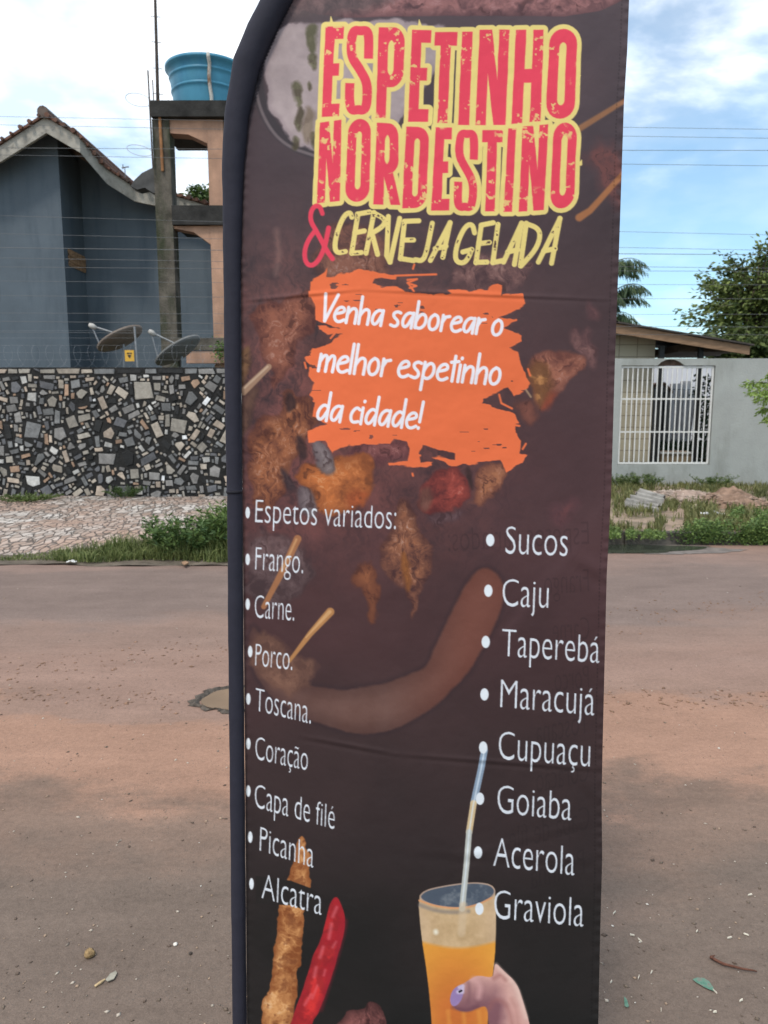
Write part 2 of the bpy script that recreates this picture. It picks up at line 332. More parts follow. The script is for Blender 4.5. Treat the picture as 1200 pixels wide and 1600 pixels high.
# ---- orange brush splash
spl = cr([(75,120),(155,55),(150,92),(188,102),(205,80),(330,65),(430,76),(475,92),(470,110),(380,100),(370,122),(410,138),(480,155),(560,176),(650,186),(735,176),(720,160),(830,165),(905,150),(955,128),(972,140),(968,180),(1072,178),(1086,225),(1000,265),(958,288),(1045,296),(978,340),(1062,372),(1066,402),(1010,430),(1052,450),(1080,545),(1106,590),(1085,622),(1030,662),(1000,612),(890,672),(880,690),(1030,742),(1052,782),(1030,790),(1036,830),(1062,870),(1060,922),(1092,932),(1072,965),(988,1016),(968,958),(870,970),(760,986),(660,958),(640,944),(755,952),(755,926),(640,906),(600,886),(580,930),(590,965),(645,972),(620,990),(444,980),(446,968),(528,962),(540,900),(522,868),(465,857),(450,878),(340,880),(250,888),(176,920),(148,868),(66,870),(60,820),(152,782),(88,752),(102,690),(72,650),(92,600),(64,560),(70,510),(48,480),(80,430),(140,420),(225,362),(150,372),(106,330),(220,340),(95,302),(95,230),(73,178)], (460,400), 3)
sl = win(spl, 12)
nb_ = (fbm(HH, WW, 7, 41, 3, ax=2.6) - 0.5)
d = sdpoly(gx[sl] + WX[sl]*7, gy[sl] + nb_[sl]*9 + WY[sl]*4, spl)
hole = (fbm(HH, WW, 5, 43, 2, ax=4.0)[sl] > 0.82) & (vnoise(HH, WW, 60, 44)[sl] > 0.55) & (d > -40)
mo = AA(d, 1.3) * (1 - 0.85 * hole)
over(sl, mo, (226, 110, 68))
for q in ([(470,92),(665,86)], [(556,60),(562,40)], [(530,112),(575,108),(530,126),(572,140),(540,150)], [(535,130),(560,165)], [(545,905),(580,900),(545,925),(590,935),(550,950)],
          [(444,974),(640,978)], [(553,1020),(556,1030)], [(985,315),(1040,300)], [(980,345),(1040,368)], [(960,650),(970,690),(1020,715)], [(70,168),(72,188)], [(120,340),(200,350),(170,385)], [(1085,880),(1070,905)], [(1095,530),(1105,560)], [(48,500),(55,525)], [(90,680),(130,690)], [(1010,790),(1055,796)]):
    stroke(cr(q, (460,400), 3), 1.6, (226,110,68), 1.4)
# ---- stroke lettering
YEL, RED = np.array((226,202,124.0)), np.array((222,68,88.0))
def quad(tl, tr, br, bl):
    def f(u, v): return ((tl[0]*(1-u)+tr[0]*u)*(1-v)+(bl[0]*(1-u)+br[0]*u)*v, (tl[1]*(1-u)+tr[1]*u)*(1-v)+(bl[1]*(1-u)+br[1]*u)*v)
    return f
def thick(pl, hw):                                   # butt-ended ribbon polygon around a polyline
    p = np.asarray(pl, float); t = np.gradient(p, axis=0); t /= np.linalg.norm(t, axis=1)[:, None] + 1e-9
    n_ = np.stack([-t[:, 1], t[:, 0]], 1) * (hw if np.ndim(hw) == 0 else np.asarray(hw)[:, None])
    return [tuple(a) for a in (p + n_)] + [tuple(a) for a in (p - n_)[::-1]]
def rrect(x0, y0, x1, y1, rx, ry):
    o = []
    for cx, cy, a0 in ((x1-rx,y0+ry,-90),(x1-rx,y1-ry,0),(x0+rx,y1-ry,90),(x0+rx,y0+ry,180)):
        for k in range(7):
            a = R(a0 + 15*k); o.append((cx + rx*math.cos(a), cy + ry*math.sin(a)))
    return o
def letter(ch, W):                                   # shapes in the unit box (y down): list of (polygon, hole?)
    s = W
    if ch == 'E': return [([(0,0),(1,0),(1,.14),(s,.14),(s,.41),(.86,.41),(.86,.55),(s,.55),(s,.86),(1,.86),(1,1),(0,1)], 0)]
    if ch == 'P': return [([(0,0)] + [(x,y) for x,y in rrect(.2,0,1,.66,.45,.17)[:14]] + [(s,.66),(s,1),(0,1)], 0), (rrect(s,.14,1-s,.53,.14,.08), 1)]
    if ch == 'R': return [([(0,0)] + [(x,y) for x,y in rrect(.2,0,.97,.62,.42,.17)[:14]] + [(.74,.6),(1.02,1),(1-s*.9,1),(s,.66),(s,1),(0,1)], 0), (rrect(s,.14,.97-s,.5,.14,.08), 1)]
    if ch == 'D': return [([(0,0)] + rrect(.2,0,1,1,.5,.16)[:14] + [(0,1)], 0), (rrect(s,.14,1-s,.86,.13,.05), 1)]
    if ch == 'O': return [(rrect(0,0,1,1,.5,.17), 0), (rrect(s,.15,1-s,.85,(1-2*s)/2,.06), 1)]
    if ch == 'T': return [([(0,0),(1,0),(1,.15),(.5+s/2,.15),(.5+s/2,1),(.5-s/2,1),(.5-s/2,.15),(0,.15)], 0)]
    if ch == 'I': return [([(0,0),(1,0),(1,1),(0,1)], 0)]
    if ch == 'N': return [([(0,0),(s*1.12,0),(1-s*.92,.52),(1-s*.92,0),(1,0),(1,1),(1-s*1.1,1),(s*.92,.46),(s*.92,1),(0,1)], 0)]
    if ch == 'H': return [([(0,0),(s,0),(s,.42),(1-s,.42),(1-s,0),(1,0),(1,1),(1-s,1),(1-s,.57),(s,.57),(s,1),(0,1)], 0)]
    if ch == 'S':
        c = smooth([(1-s/2,.37),(1-s/2,.14),(.72,.055),(.5,.065),(.28,.055),(s/2,.14),(s/2,.34),(.5,.48),(1-s/2,.64),(1-s/2,.86),(.72,.945),(.5,.935),(.28,.945),(s/2,.86),(s/2,.64)], 3)
        return [(c, 's')]
heading = []
for o, s_, rows in (((480,20),2.727,[('E',(78,58),(157,58),(135,440),(62,443),.52),('S',(168,52),(288,52),(275,438),(155,438),.37),('P',(305,62),(418,62),(402,448),(292,448),.38),('E',(447,72),(530,74),(515,465),(430,465),.5),('T',(545,82),(640,82),(622,470),(530,470),.46),('I',(660,80),(705,80),(690,478),(643,478),1),('N',(735,72),(862,72),(845,478),(717,478),.37),('H',(890,72),(1008,72),(994,462),(870,474),.37),('O',(1035,68),(1152,68),(1138,452),(1015,452),.37)]),
                     ((470,180),2.667,[('N',(80,30),(170,18),(162,357),(67,367),.38),('O',(200,16),(294,16),(284,360),(182,362),.38),('R',(318,32),(410,36),(412,374),(302,372),.38),('D',(440,48),(536,50),(522,385),(422,388),.38),('E',(563,50),(630,52),(618,397),(543,398),.55),('S',(645,55),(743,57),(735,404),(632,402),.38),('T',(757,62),(842,62),(832,400),(745,400),.45),('I',(865,55),(898,55),(880,403),(845,403),1),('N',(925,48),(1032,38),(1012,395),(908,403),.37),('O',(1055,30),(1152,32),(1137,385),(1037,392),.37)])):
    for ch, tl, tr, br, bl, wd in rows:
        f = quad(*[cr([q], o, s_)[0] for q in (tl, tr, br, bl)])
        wpx = math.dist(f(0,.5), f(1,.5)); ps = []
        for poly, h in letter(ch, wd):
            if h == 's':
                c = [f(*q) for q in poly]; hw = [wpx*wd/2 * (0.88 + 0.0*k) for k in range(len(c))]; ps.append((thick(c, hw), 0))
            else: ps.append(([f(*q) for q in poly], h))
        heading.append(ps)
def hd(ps, sl):
    d = None
    for poly, h in ps:
        q = sdpoly(gx[sl] + WX[sl]*1.2, gy[sl] + WY[sl]*1.2, poly); d = q if d is None else (np.maximum(d, -q) if h else np.minimum(d, q))
    return d
hds = []
for ps in heading:
    sl = win(ps[0][0], 14); d = hd(ps, sl); hds.append((sl, d)); over(sl, AA(d - 7.2, 1.3), YEL)
for q in ([(518,36),(517,26)],[(656,40),(655,31)],[(900,120),(907,118)],[(907,256),(909,250)]): stroke(q, (3,.6), YEL)
grunge = np.clip((fbm(HH, WW, 9, 51, 4, gain=.7) - 0.625) * 14, 0, 1) * np.clip((vnoise(HH, WW, 22, 52) - 0.42) * 6, 0, 1)
for sl, d in hds: over(sl, AA(d, 1.3) * (1 - 0.85 * grunge[sl]), RED)
O2, K2 = (470,180), 2.667
for q in ([(90,410),(80,380),(60,376),(42,400),(40,440),(60,475),(85,520),(105,560),(132,598)], [(62,478),(30,520),(14,570),(20,615),(45,630),(75,605),(100,550),(116,470)]):
    stroke(cr(q, O2, K2), (3.6,3.9), RED, 1.3, 1, 2)
cg = [[(213,425),(205,403),(178,420),(150,490),(140,550),(152,575),(186,568)], [(238,412),(212,575)],[(236,412),(287,403)],[(225,490),(265,482)],[(212,575),(252,572)],
 [(305,405),(272,575)],[(303,407),(348,430),(350,452),(330,472),(295,492)],[(297,492),(320,580)], [(365,422),(358,585),(372,612)],[(372,612),(412,430)],
 [(432,445),(415,598)],[(432,442),(492,440)],[(425,520),(470,520)],[(415,597),(470,606)], [(548,450),(522,580),(505,608),(478,602)], [(540,605),(622,448)],[(622,448),(592,592)],[(560,556),(605,546)],
 [(724,490),(716,455),(690,458),(660,510),(642,580),(650,612),(680,617),(700,592),(711,560)],[(675,570),(713,560)], [(752,460),(730,615)],[(752,458),(802,448)],[(742,535),(786,530)],[(730,613),(776,612)],
 [(822,455),(800,614)],[(800,614),(842,606)], [(845,612),(920,450)],[(920,450),(890,622)],[(862,570),(905,560)], [(940,450),(915,627)],[(938,452),(985,468),(1000,500),(980,560),(918,628)],
 [(990,612),(1080,430)],[(1080,430),(1045,617)],[(1012,566),(1060,556)]]
for q in cg: stroke(cr(q, O2, K2), 4.0, YEL, 1.3, 1, 2 if len(q) > 3 else 0)
dg = np.clip((fbm(HH, WW, 6, 61, 3, gain=.7) - 0.62) * 16, 0, 1) * np.clip((vnoise(HH, WW, 12, 62) - 0.5) * 6, 0, 1)
for q in cg:
    pts = cr(q, O2, K2); pts = smooth(pts, 2) if len(q) > 3 else pts; sl = win(pts, 6)
    over(sl, AA(sdline(gx[sl], gy[sl], pts, 2.0), 1.3) * dg[sl], (92,70,62))
FONT = {'V':([[(0,1.75),(.12,0)],[(.12,0),(.72,1.75)]],.62), 'e':([[(.06,.52),(.55,.66),(.55,.9),(.38,1),(.14,.84),(.0,.42),(.1,.08),(.32,0),(.58,.16)]],.72),
 'n':([[(0,0),(.05,1)],[(.03,.55),(.25,.95),(.48,.95),(.55,.7),(.5,0)]],.72), 'h':([[(0,0),(.05,1.75)],[(.03,.55),(.25,.95),(.48,.95),(.55,.7),(.5,0)]],.72),
 'a':([[(.58,.92),(.35,1),(.1,.75),(0,.3),(.12,.03),(.32,.12),(.54,.7)],[(.6,.98),(.54,0)]],.76), 's':([[(.5,.92),(.32,1),(.1,.86),(.14,.62),(.38,.42),(.42,.18),(.25,0),(0,.1)]],.64),
 'b':([[(.05,1.75),(0,.05)],[(0,.1),(.28,0),(.55,.3),(.58,.78),(.4,1),(.18,.85),(.03,.5)]],.74), 'o':([[(.3,1),(.08,.8),(0,.4),(.1,.05),(.3,0),(.5,.2),(.56,.6),(.48,.92),(.3,1)]],.74),
 'r':([[(0,0),(.05,1)],[(.03,.55),(.2,.9),(.42,.96)]],.54), 'm':([[(0,0),(.05,1)],[(.03,.55),(.22,.95),(.38,.95),(.42,.7),(.38,0)],[(.41,.55),(.6,.95),(.78,.95),(.82,.7),(.76,0)]],.98),
 'l':([[(.06,1.75),(0,0)]],.24), 'p':([[(.05,1),(-.03,-.65)],[(.02,.12),(.28,0),(.55,.3),(.58,.78),(.4,1),(.18,.85),(.03,.5)]],.74), 't':([[(.2,1.5),(.14,0)],[(.0,1.12),(.4,1.2)]],.46),
 'i':([[(.04,1),(0,0)],[(.09,1.38),(.1,1.42)]],.24), 'd':([[(.56,.85),(.35,1),(.1,.75),(0,.3),(.12,.03),(.32,.12),(.54,.6)],[(.62,1.75),(.54,0)]],.76),
 'c':([[(.5,.86),(.32,1),(.1,.76),(.0,.36),(.14,.03),(.46,.12)]],.62), '!':([[(.12,1.7),(.04,.45)],[(0,.04),(.01,.08)]],.3), ' ':([], .34)}
def slogan(txt, a, b, xh, r, shear=0.12):
    adv = sum(FONT[c][1] for c in txt) - .15; kx = math.dist(a, b) / adv; ux = ((b[0]-a[0])/math.dist(a, b), (b[1]-a[1])/math.dist(a, b)); x = 0
    for c in txt:
        for q in FONT[c][0]:
            pts = [(a[0] + ((x+px)*kx)*ux[0] + py*xh*shear, a[1] + ((x+px)*kx)*ux[1] - py*xh) for px, py in q]
            stroke(pts, r, (232,226,232), 1.3, 1, 2 if len(q) > 3 else 0)
        x += FONT[c][1]
slogan('Venha saborear o', cr([(132,303)],(460,400),3)[0], cr([(972,374)],(460,400),3)[0], 24, 2.55)
slogan('melhor espetinho', cr([(112,538)],(460,400),3)[0], cr([(962,604)],(460,400),3)[0], 26, 2.6)
slogan('da cidade!', cr([(104,768)],(460,400),3)[0], cr([(592,812)],(460,400),3)[0], 25, 2.5)
# ---- printed food at the foot
O4, O5 = (400,1280), (620,1350)
chunk(cr([(350,110),(295,190),(275,400),(190,650),(160,880),(130,1150),(105,1330),(55,1480),(40,1700),(30,2300),(240,2300),(260,1600),(330,1400),(345,1100),(360,980),(390,700),(440,470),(420,350),(390,200)], O4, 5), (128,72,40), (206,148,94), 1.6, 9, 1, (228,190,150), None, 1, 8)
sl = win(cr([(0,100),(500,2300)], O4, 5), 0)
over(sl, np.clip((F2[sl]-.60)*8,0,1) * (sdpoly(gx[sl], gy[sl], cr([(340,140),(280,400),(170,880),(110,1330),(60,1600),(250,1600),(330,1400),(350,980),(430,470)], O4, 5)) < 0) * .6, (110,60,36))
over(sl, AA(sdpoly(gx[sl], gy[sl], cr([(-20,440),(270,480),(430,540),(520,600),(520,760),(390,715),(280,672),(-20,660)], O4, 5)), 1.5), (39,35,34))
chunk(cr([(628,585),(570,660),(540,850),(420,1130),(370,1330),(260,1600),(100,2300),(300,2300),(430,1600),(500,1500),(600,1200),(690,900),(706,780),(680,680)], O4, 5), (158,36,44), (208,54,52), 1.6, 2, 1, None, F1, 0, 10)
for q, r_ in (([(630,690),(600,760)],3),([(590,820),(570,930)],3.2),([(525,1000),(500,1080)],3),([(470,1160),(455,1230)],3),([(625,960),(600,1000)],2),([(540,1180),(530,1220)],1.8),([(430,1370),(380,1450)],2.2),([(480,1300),(440,1400)],1.6)):
    stroke(cr(q, O4, 5), r_*.75, (222,120,128), 5, .5)
stroke(cr([(690,800),(670,920),(590,1200),(500,1480)], O4, 5), 4, (150,34,48), 8, .5, 2)
chunk(cr([(560,1700),(600,1610),(680,1560),(740,1470),(800,1500),(860,1480),(872,1432),(960,1420),(1010,1480),(1030,1600),(1030,2300),(560,2300)], O4, 5), (56,34,34), (134,82,78), 1.6, 8, 1, (176,130,120))
glass = cr([(165,260),(190,560),(240,880),(275,1250),(300,1900),(690,1900),(705,1250),(750,880),(775,620),(775,210),(740,160),(640,145),(520,150),(350,175),(220,205)], O5, 5)
sl = win(glass, 4); d = sdpoly(gx[sl], gy[sl], smooth(glass, 1, True)); mg = AA(d, 1.4)
gxx = (gx[sl] - O5[0]) * 5; gyy = (gy[sl] - O5[1]) * 5
top = 590 + 50 * np.sin(np.clip((gxx - 190) / 585, 0, 1) * math.pi)
k = np.clip((gyy - top) / 30, 0, 1)[..., None]; t2 = np.clip((gyy - 650) / 450, 0, 1)[..., None]; sx2 = np.clip(np.abs(gxx - 470) / 290, 0, 1)[..., None]
juice = (1-t2)*np.array([216,142,58.]) + t2*np.array([196,108,52.]); juice = juice*(1-sx2**2*.6) + np.array([226,160,66.])*sx2**2*.6
foam = np.array([196,164,124.]) + (F2[sl][..., None]-.5)*40; foam = foam*(1-sx2**3*.4)+np.array([206,176,150.])*sx2**3*.4
IMG[sl] = IMG[sl]*(1-mg[..., None]) + (foam*(1-k)+juice*k)*mg[..., None]
rimp = smooth(cr([(170,262),(222,208),(350,177),(520,152),(640,147),(735,165),(772,212),(740,262),(640,315),(520,345),(380,340),(250,312)], O5, 5), 2, True)
sl2 = win(rimp, 4); d2 = sdpoly(gx[sl2], gy[sl2], rimp); over(sl2, AA(d2, 1.3), np.array([78,86,98.])); over(sl2, AA(d2, 1.3) * np.clip((F2[sl2]-.5)*4,0,1)*.6, (130,134,138))
stroke(rimp + rimp[:1], 1.1, (176,150,134), 1.3, .9)
stroke(cr([(175,285),(300,330),(470,350),(620,325),(740,265)], O5, 5), 1.4, (214,150,104), 1.3, .9, 2)
stroke(cr([(180,320),(300,365),(440,380),(560,370)], O5, 5), 3, (110,108,112), 4, .5, 2)
stroke(cr([(305,528),(306,534)], O5, 5), 3.5, (236,228,208), 5, .9)
for xx in (400,520,640): stroke(cr([(xx,1150),(xx+10,1250),(xx+10,1500)], O5, 5), 3, (222,150,70), 5, .5)
stroke([(757,1172),(752,1200),(740,1255)], 5.2, (136,152,170), 1.5); stroke([(740,1255),(733,1300)], 5, (206,180,140), 1.5); stroke([(733,1300),(729,1350),(722,1420)], 4.6, (184,184,176), 1.5)
stroke([(757,1172),(752,1200),(740,1255),(733,1300),(729,1350),(722,1415)], 1.2, (214,222,228), 1.5, .7)
stroke([(724,1415),(721,1458)], 6, (206,180,148), 4, .6)
hand = cr([(415,1050),(440,980),(520,935),(600,882),(640,870),(750,890),(755,840),(770,765),(830,830),(940,930),(990,1080),(1040,1250),(1180,1900),(760,1900),(715,1250),(710,1108),(640,1120),(560,1160),(450,1140)], O5, 5)
sl = win(hand, 4); d = sdpoly(gx[sl], gy[sl], smooth(hand, 2, True)); gyy = (gy[sl]-O5[1])*5 + WY[sl]*90; gxx = (gx[sl]-O5[0])*5 + WX[sl]*90
kk = np.clip((gyy - 880 - np.abs(gxx-700)*.08) / 230, 0, 1)[..., None] * np.clip((880-gxx)/110, 0, 1)[..., None]; sk = np.array([206,158,148.])*(1-kk) + np.array([128,86,92.])*kk
kr = np.clip((gxx - 860 - (gyy-1000)*.35)/160, 0, 1)[..., None]; sk = sk*(1-kr*.5) + np.array([214,186,170.])*kr*.5
IMG[sl] = IMG[sl]*(1-AA(d,1.4)[..., None]) + sk*AA(d,1.4)[..., None]
stroke(cr([(720,1130),(760,1060),(830,1070),(880,1140),(900,1250)], O5, 5), 3, (150,96,92), 8, .55, 2)
stroke(cr([(600,900),(655,950),(640,1040)], O5, 5), 4, (214,164,160), 8, .6, 2); stroke(cr([(560,930),(570,1000),(556,1080)], O5, 5), 2, (112,74,82), 7, .5, 2)
stroke(cr([(760,890),(820,860),(850,900)], O5, 5), 3, (150,98,92), 7, .6, 2); stroke(cr([(775,790),(830,850),(930,945),(975,1080),(1010,1200)], O5, 5), 2.5, (228,196,182), 7, .7, 2); stroke(cr([(900,1060),(930,1120),(945,1250)], O5, 5), 3, (176,122,114), 9, .5, 2); stroke(cr([(440,1120),(540,1150),(630,1115)], O5, 5), 2.5, (104,66,76), 6, .6, 2)
nail = smooth(cr([(412,1060),(432,990),(470,955),(524,938),(518,1040),(475,1105),(430,1115)], O5, 5), 2, True)
sl = win(nail, 3); over(sl, AA(sdpoly(gx[sl], gy[sl], nail), 1.3), (150,124,168)); stroke(cr([(490,965),(515,955),(512,1000),(480,1000)], O5, 5), 3, (206,192,212), 3, .85); stroke(cr([(490,998),(505,990)], O5, 5), 1.6, (40,36,40), 1.3)
# ---- the menu lettering (font outlines, rasterised into the print)
THIN = -0.011
def glyph_tris(txt):
    cu = bpy.data.curves.new('t', 'FONT'); cu.body = txt; cu.resolution_u = 4; cu.offset = THIN; o = bpy.data.objects.new('t', cu); COL.objects.link(o)
    bpy.context.view_layer.update(); me = o.evaluated_get(bpy.context.evaluated_depsgraph_get()).to_mesh(); me.calc_loop_triangles()
    v = np.array([q.co[:2] for q in me.vertices]); t = np.array([q.vertices[:] for q in me.loop_triangles])
    bpy.data.objects.remove(o); bpy.data.curves.remove(cu); return v, t
CAPH = (lambda v: v[:, 1].max() - v[:, 1].min())(glyph_tris('E')[0])
def raster(v, t):
    SSP = 3; p0 = np.floor(v.min(0)) - 1; n_ = (np.ceil(v.max(0)) + 2 - p0).astype(int); acc = np.zeros((n_[1]*SSP, n_[0]*SSP), bool)
    q = (v - p0) * SSP
    for a, b, c in t:
        A, B, C = q[a], q[b], q[c]; lo = np.floor(np.minimum(np.minimum(A, B), C)).astype(int); hi = np.ceil(np.maximum(np.maximum(A, B), C)).astype(int) + 1
        ys, xs = np.mgrid[lo[1]:hi[1], lo[0]:hi[0]]; xs = xs + .5; ys = ys + .5
        e = lambda U, W_: (W_[0]-U[0])*(ys-U[1]) - (W_[1]-U[1])*(xs-U[0])
        e0, e1, e2 = e(A, B), e(B, C), e(C, A); acc[lo[1]:hi[1], lo[0]:hi[0]] |= ((e0 >= 0) & (e1 >= 0) & (e2 >= 0)) | ((e0 <= 0) & (e1 <= 0) & (e2 <= 0))
    return p0, acc.reshape(n_[1], SSP, n_[0], SSP).mean((1, 3))
def put(p0, m, c):
    x, y = int(p0[0]) - X0, int(p0[1]) - Y0; h, w_ = m.shape; a, b = max(0, -x), max(0, -y); w2, h2 = min(w_, WW - x), min(h, HH - y)
    if w2 > a and h2 > b: over((slice(y+b, y+h2), slice(x+a, x+w2)), m[b:h2, a:w2], c)
MENU = [('Espetos variados:',(399,817),(619,828),35),('Frango.',(399,891),(474,897),35),('Carne.',(398,966),(460,971),35),('Porco.',(399,1041),(457,1048),34),('Toscana.',(399,1111),(486,1132),35),('Coração',(399,1187),(481,1205),35),('Capa de filé',(398,1262),(523,1297),36),('Picanha',(406,1330),(490,1357),37),('Alcatra',(409,1404),(503,1431),38),
        ('Sucos',(790,866),(887,870),42),('Caju',(785,948),(857,951),42),('Taperebá',(784,1026),(937,1037),42),('Maracujá',(782,1106),(929,1119),43),('Cupuaçu',(779,1187),(922,1199),43),('Goiaba',(777,1271),(893,1283),43),('Acerola',(771,1354),(898,1369),44),('Graviola',(772,1436),(912,1449),44)]
ghost = []
for txt, a, b, ch in MENU:
    v, t = glyph_tris(txt); x = (v[:, 0] - v[:, 0].min()) / (v[:, 0].max() - v[:, 0].min()); y = v[:, 1] / CAPH; y = np.where(y <= 0, y, np.where(y < .66, y*.75/.66, np.where(y < 1, .75+(y-.66)*.25/.34, y)))
    q = np.stack([a[0] + (b[0]-a[0])*x + y*ch*0.035, a[1] + (b[1]-a[1])*x - y*ch], 1); p0, m = raster(q, t)
    if a[0] < 600:                                   # the other side's print ghosts through, reversed
        g0 = (np.floor(1318 - q[:, 0].max()), p0[1] + 34); put(g0, m[:, ::-1] * 0.16, (24,20,22))
    ghost.append((p0, m))
for p0, m in ghost: put(p0, m, (214,217,223))
def bullet(x, y, rx, ry):
    pts_ = [(x+rx*math.cos(R(15*k)), y+ry*math.sin(R(15*k))) for k in range(24)]; sl = win(pts_, 3); over(sl, AA(sdpoly(gx[sl], gy[sl], pts_), 1.3), (220,224,228))
for x, y in ((387,801),(387,874),(387,944),(391,1018),(388,1092),(388,1162),(388,1236),(391,1308),(393,1381)): bullet(x, y, 3.6, 9)
for x, y in ((766,844),(763,923),(759,1003),(757,1085),(755,1168),(750,1248),(747,1332),(749,1420)): bullet(x, y, 6.6, 9.6)
# hem stitching on the left and the right
LEFT = [(-272,905),(-268,850),(-258,760),(-220,640),(-155,545),(-75,488),(0,452),(50,427),(100,405),(180,388),(260,380),(400,376),(780,379),(1200,383),(1590,386),(1800,388)]
RIGHT = [(-272,988),(-150,987),(0,983),(80,980),(160,975),(400,967),(560,961),(770,955),(900,948),(1150,942),(1250,940),(1340,941),(1450,938),(1590,935),(1800,932)]
ly, lx = np.array(LEFT).T; ry_, rx_ = np.array(RIGHT).T
xl = np.interp(gy[:, 0], ly, lx); xr = np.interp(gy[:, 0], ry_, rx_)
st = (np.abs(gx - (xr[:, None] - 11)) < 0.9) & ((gy % 6) < 4); IMG[st] *= 0.82
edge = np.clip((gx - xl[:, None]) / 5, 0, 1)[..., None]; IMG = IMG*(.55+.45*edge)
IMG = np.clip(IMG, 4, 250)

for k, q in enumerate(np.arange(-60, 190, 5.5)):
    x = np.interp(q, ly, lx); stroke([(x+7, q-2.5), (x+1, q+2.5)], 1.5, (40,36,42), 1.6, .9*np.clip((185-q)/60, 0, 1))
IMG = np.clip(IMG, 4, 250)
# ---- the cloth surface: bellies forward of the pole, then hangs flat, with creases
def cloth_depth(px, py):
    l_ = np.interp(py, ly, lx); r_ = np.interp(py, ry_, rx_); u = np.clip((px - l_) / (r_ - l_), 0, 1)
    b = 0.045 + 0.055 * np.clip(py / 1600, 0, 1)
    Y = 1.375 - b * (1 - (1 - np.clip(u / 0.45, 0, 1)) ** 2) + 0.02 * u**2 - 0.012 * np.clip((py - 800) / 800, -1, 1)
    Y = Y + 0.0045 * np.sin(py / 118.0 + 3.0*u) * u * (0.3 + u)
    def crease(a, b_, amp, wd):
        d, t = segd(px, py, a, b_); return amp * np.exp(-(d / wd) ** 2) * np.sin(math.pi * np.clip(t, 0.02, 0.98)) ** 0.5
    for a, b_, amp, wd in (((380,470),(560,452),.0012,3.5),((560,452),(960,468),.001,3.5),((470,1150),(620,1178),.0014,4),((620,1178),(938,1202),.0014,4),((640,1330),(938,1345),.001,8),((380,700),(460,640),.0015,12),((900,870),(945,900),.0022,12),((390,1250),(430,1330),.002,16),((385,1420),(440,1500),.002,18),((910,1210),(936,1260),.0015,10),((700,1345),(930,1280),.0008,7)):
        Y = Y - crease(a, b_, amp, wd) + crease((a[0], a[1]+wd*1.3), (b_[0], b_[1]+wd*1.3), amp*.7, wd)
    pk = np.exp(-((1-u) * (r_-l_) / 9) ** 2) + np.exp(-(u * (r_-l_) / 8) ** 2)
    return Y + pk * 0.0007 * np.sin(py / 3.1 + 2*np.sin(py/23.0))
rows = np.concatenate([np.arange(-268, -8, 3.0), np.arange(-8, 1612, 1.0), np.arange(1612, 1740, 3.0)])
NC = 590; uu = np.linspace(0, 1, NC)
l_ = np.interp(rows, ly, lx)[:, None]; r_ = np.interp(rows, ry_, rx_)[:, None]
PX = l_ + (r_ - l_) * uu[None]; PY = np.repeat(rows[:, None], NC, 1)
pts = P(PX, PY, cloth_depth(PX, PY)).reshape(-1, 3)
fx = np.clip(PX - X0, 0, WW - 1.001); fy = np.clip(PY - Y0, 0, HH - 1.001); xi = fx.astype(int); yi = fy.astype(int); fx = (fx - xi)[..., None]; fy = (fy - yi)[..., None]
cl = (IMG[yi, xi]*(1-fx) + IMG[yi, np.minimum(xi+1, WW-1)]*fx)*(1-fy) + (IMG[np.minimum(yi+1, HH-1), xi]*(1-fx) + IMG[np.minimum(yi+1, HH-1), np.minimum(xi+1, WW-1)]*fx)*fy
colr = S2L(cl).reshape(-1, 3) * PRINT_GAIN
ii = np.arange(len(rows)*NC).reshape(len(rows), NC)
faces = np.stack([ii[:-1,:-1], ii[1:,:-1], ii[1:,1:], ii[:-1,1:]], -1).reshape(-1, 4)
mc = bpy.data.materials.new('printed polyester'); mc.use_nodes = True; t_ = mc.node_tree; b_ = t_.nodes['Principled BSDF']
vc = t_.nodes.new('ShaderNodeVertexColor'); vc.layer_name = 'Col'; t_.links.new(vc.outputs[0], b_.inputs['Base Color'])
b_.inputs['Roughness'].default_value = 0.68; b_.inputs['Specular IOR Level'].default_value = 0.14; b_.inputs['Sheen Weight'].default_value = 0.0; b_.inputs['Sheen Roughness'].default_value = .6
tx = t_.nodes.new('ShaderNodeTexCoord'); wn = t_.nodes.new('ShaderNodeTexNoise'); wn.inputs['Scale'].default_value = 14; wn.inputs['Detail'].default_value = 3; t_.links.new(tx.outputs['Object'], wn.inputs['Vector'])
bu = t_.nodes.new('ShaderNodeBump'); bu.inputs['Strength'].default_value = 0.38; bu.inputs['Distance'].default_value = 0.01; t_.links.new(wn.outputs[0], bu.inputs['Height']); t_.links.new(bu.outputs[0], b_.inputs['Normal'])
base_pt = P(376, 1740, 1.38); base = (base_pt[0], base_pt[1] + .0, 0.0)
banner = thing('feather_banner', 'tall dark brown printed feather banner advertising skewers and juices in the foreground', 'banner', base)
bulk('printed_cloth', pts, faces, mc, banner, colr, True)
# sleeve and pole
navy = mat('navy sleeve fabric', tuple(S2L((46,45,55))), 0.78, 0.08, 30, 0.08, 40, 0.22)
SL = [(-268,905,26),(-266,800,26),(-245,690,25),(-200,600,24),(-140,530,23),(-70,472,21),(0,432,20),(50,406.5,19.5),(100,385.5,19.5),(180,370,18),(260,364,16),(400,363,13.5),(560,364,13),(764,366.5,12.2),(768,366.5,12.9),(772,367,12.0),(1000,368.5,12.2),(1200,370.5,12.3),(1400,372.5,12.3),(1590,374.5,12.3),(1742,376.5,12.3)]
fy_ = np.array([q[0] for q in SL]); 
def dens(SL):
    out = []
    for (a, b) in zip(SL[:-1], SL[1:]):
        n_ = max(1, int(math.dist(a[:2], b[:2]) / 14))
        for i in range(n_): k = i / n_; out.append(tuple(a[j]*(1-k)+b[j]*k for j in range(3)))
    return out + [SL[-1]]
SD = dens(SL); m_ = MB(); ctr = []; rad = []
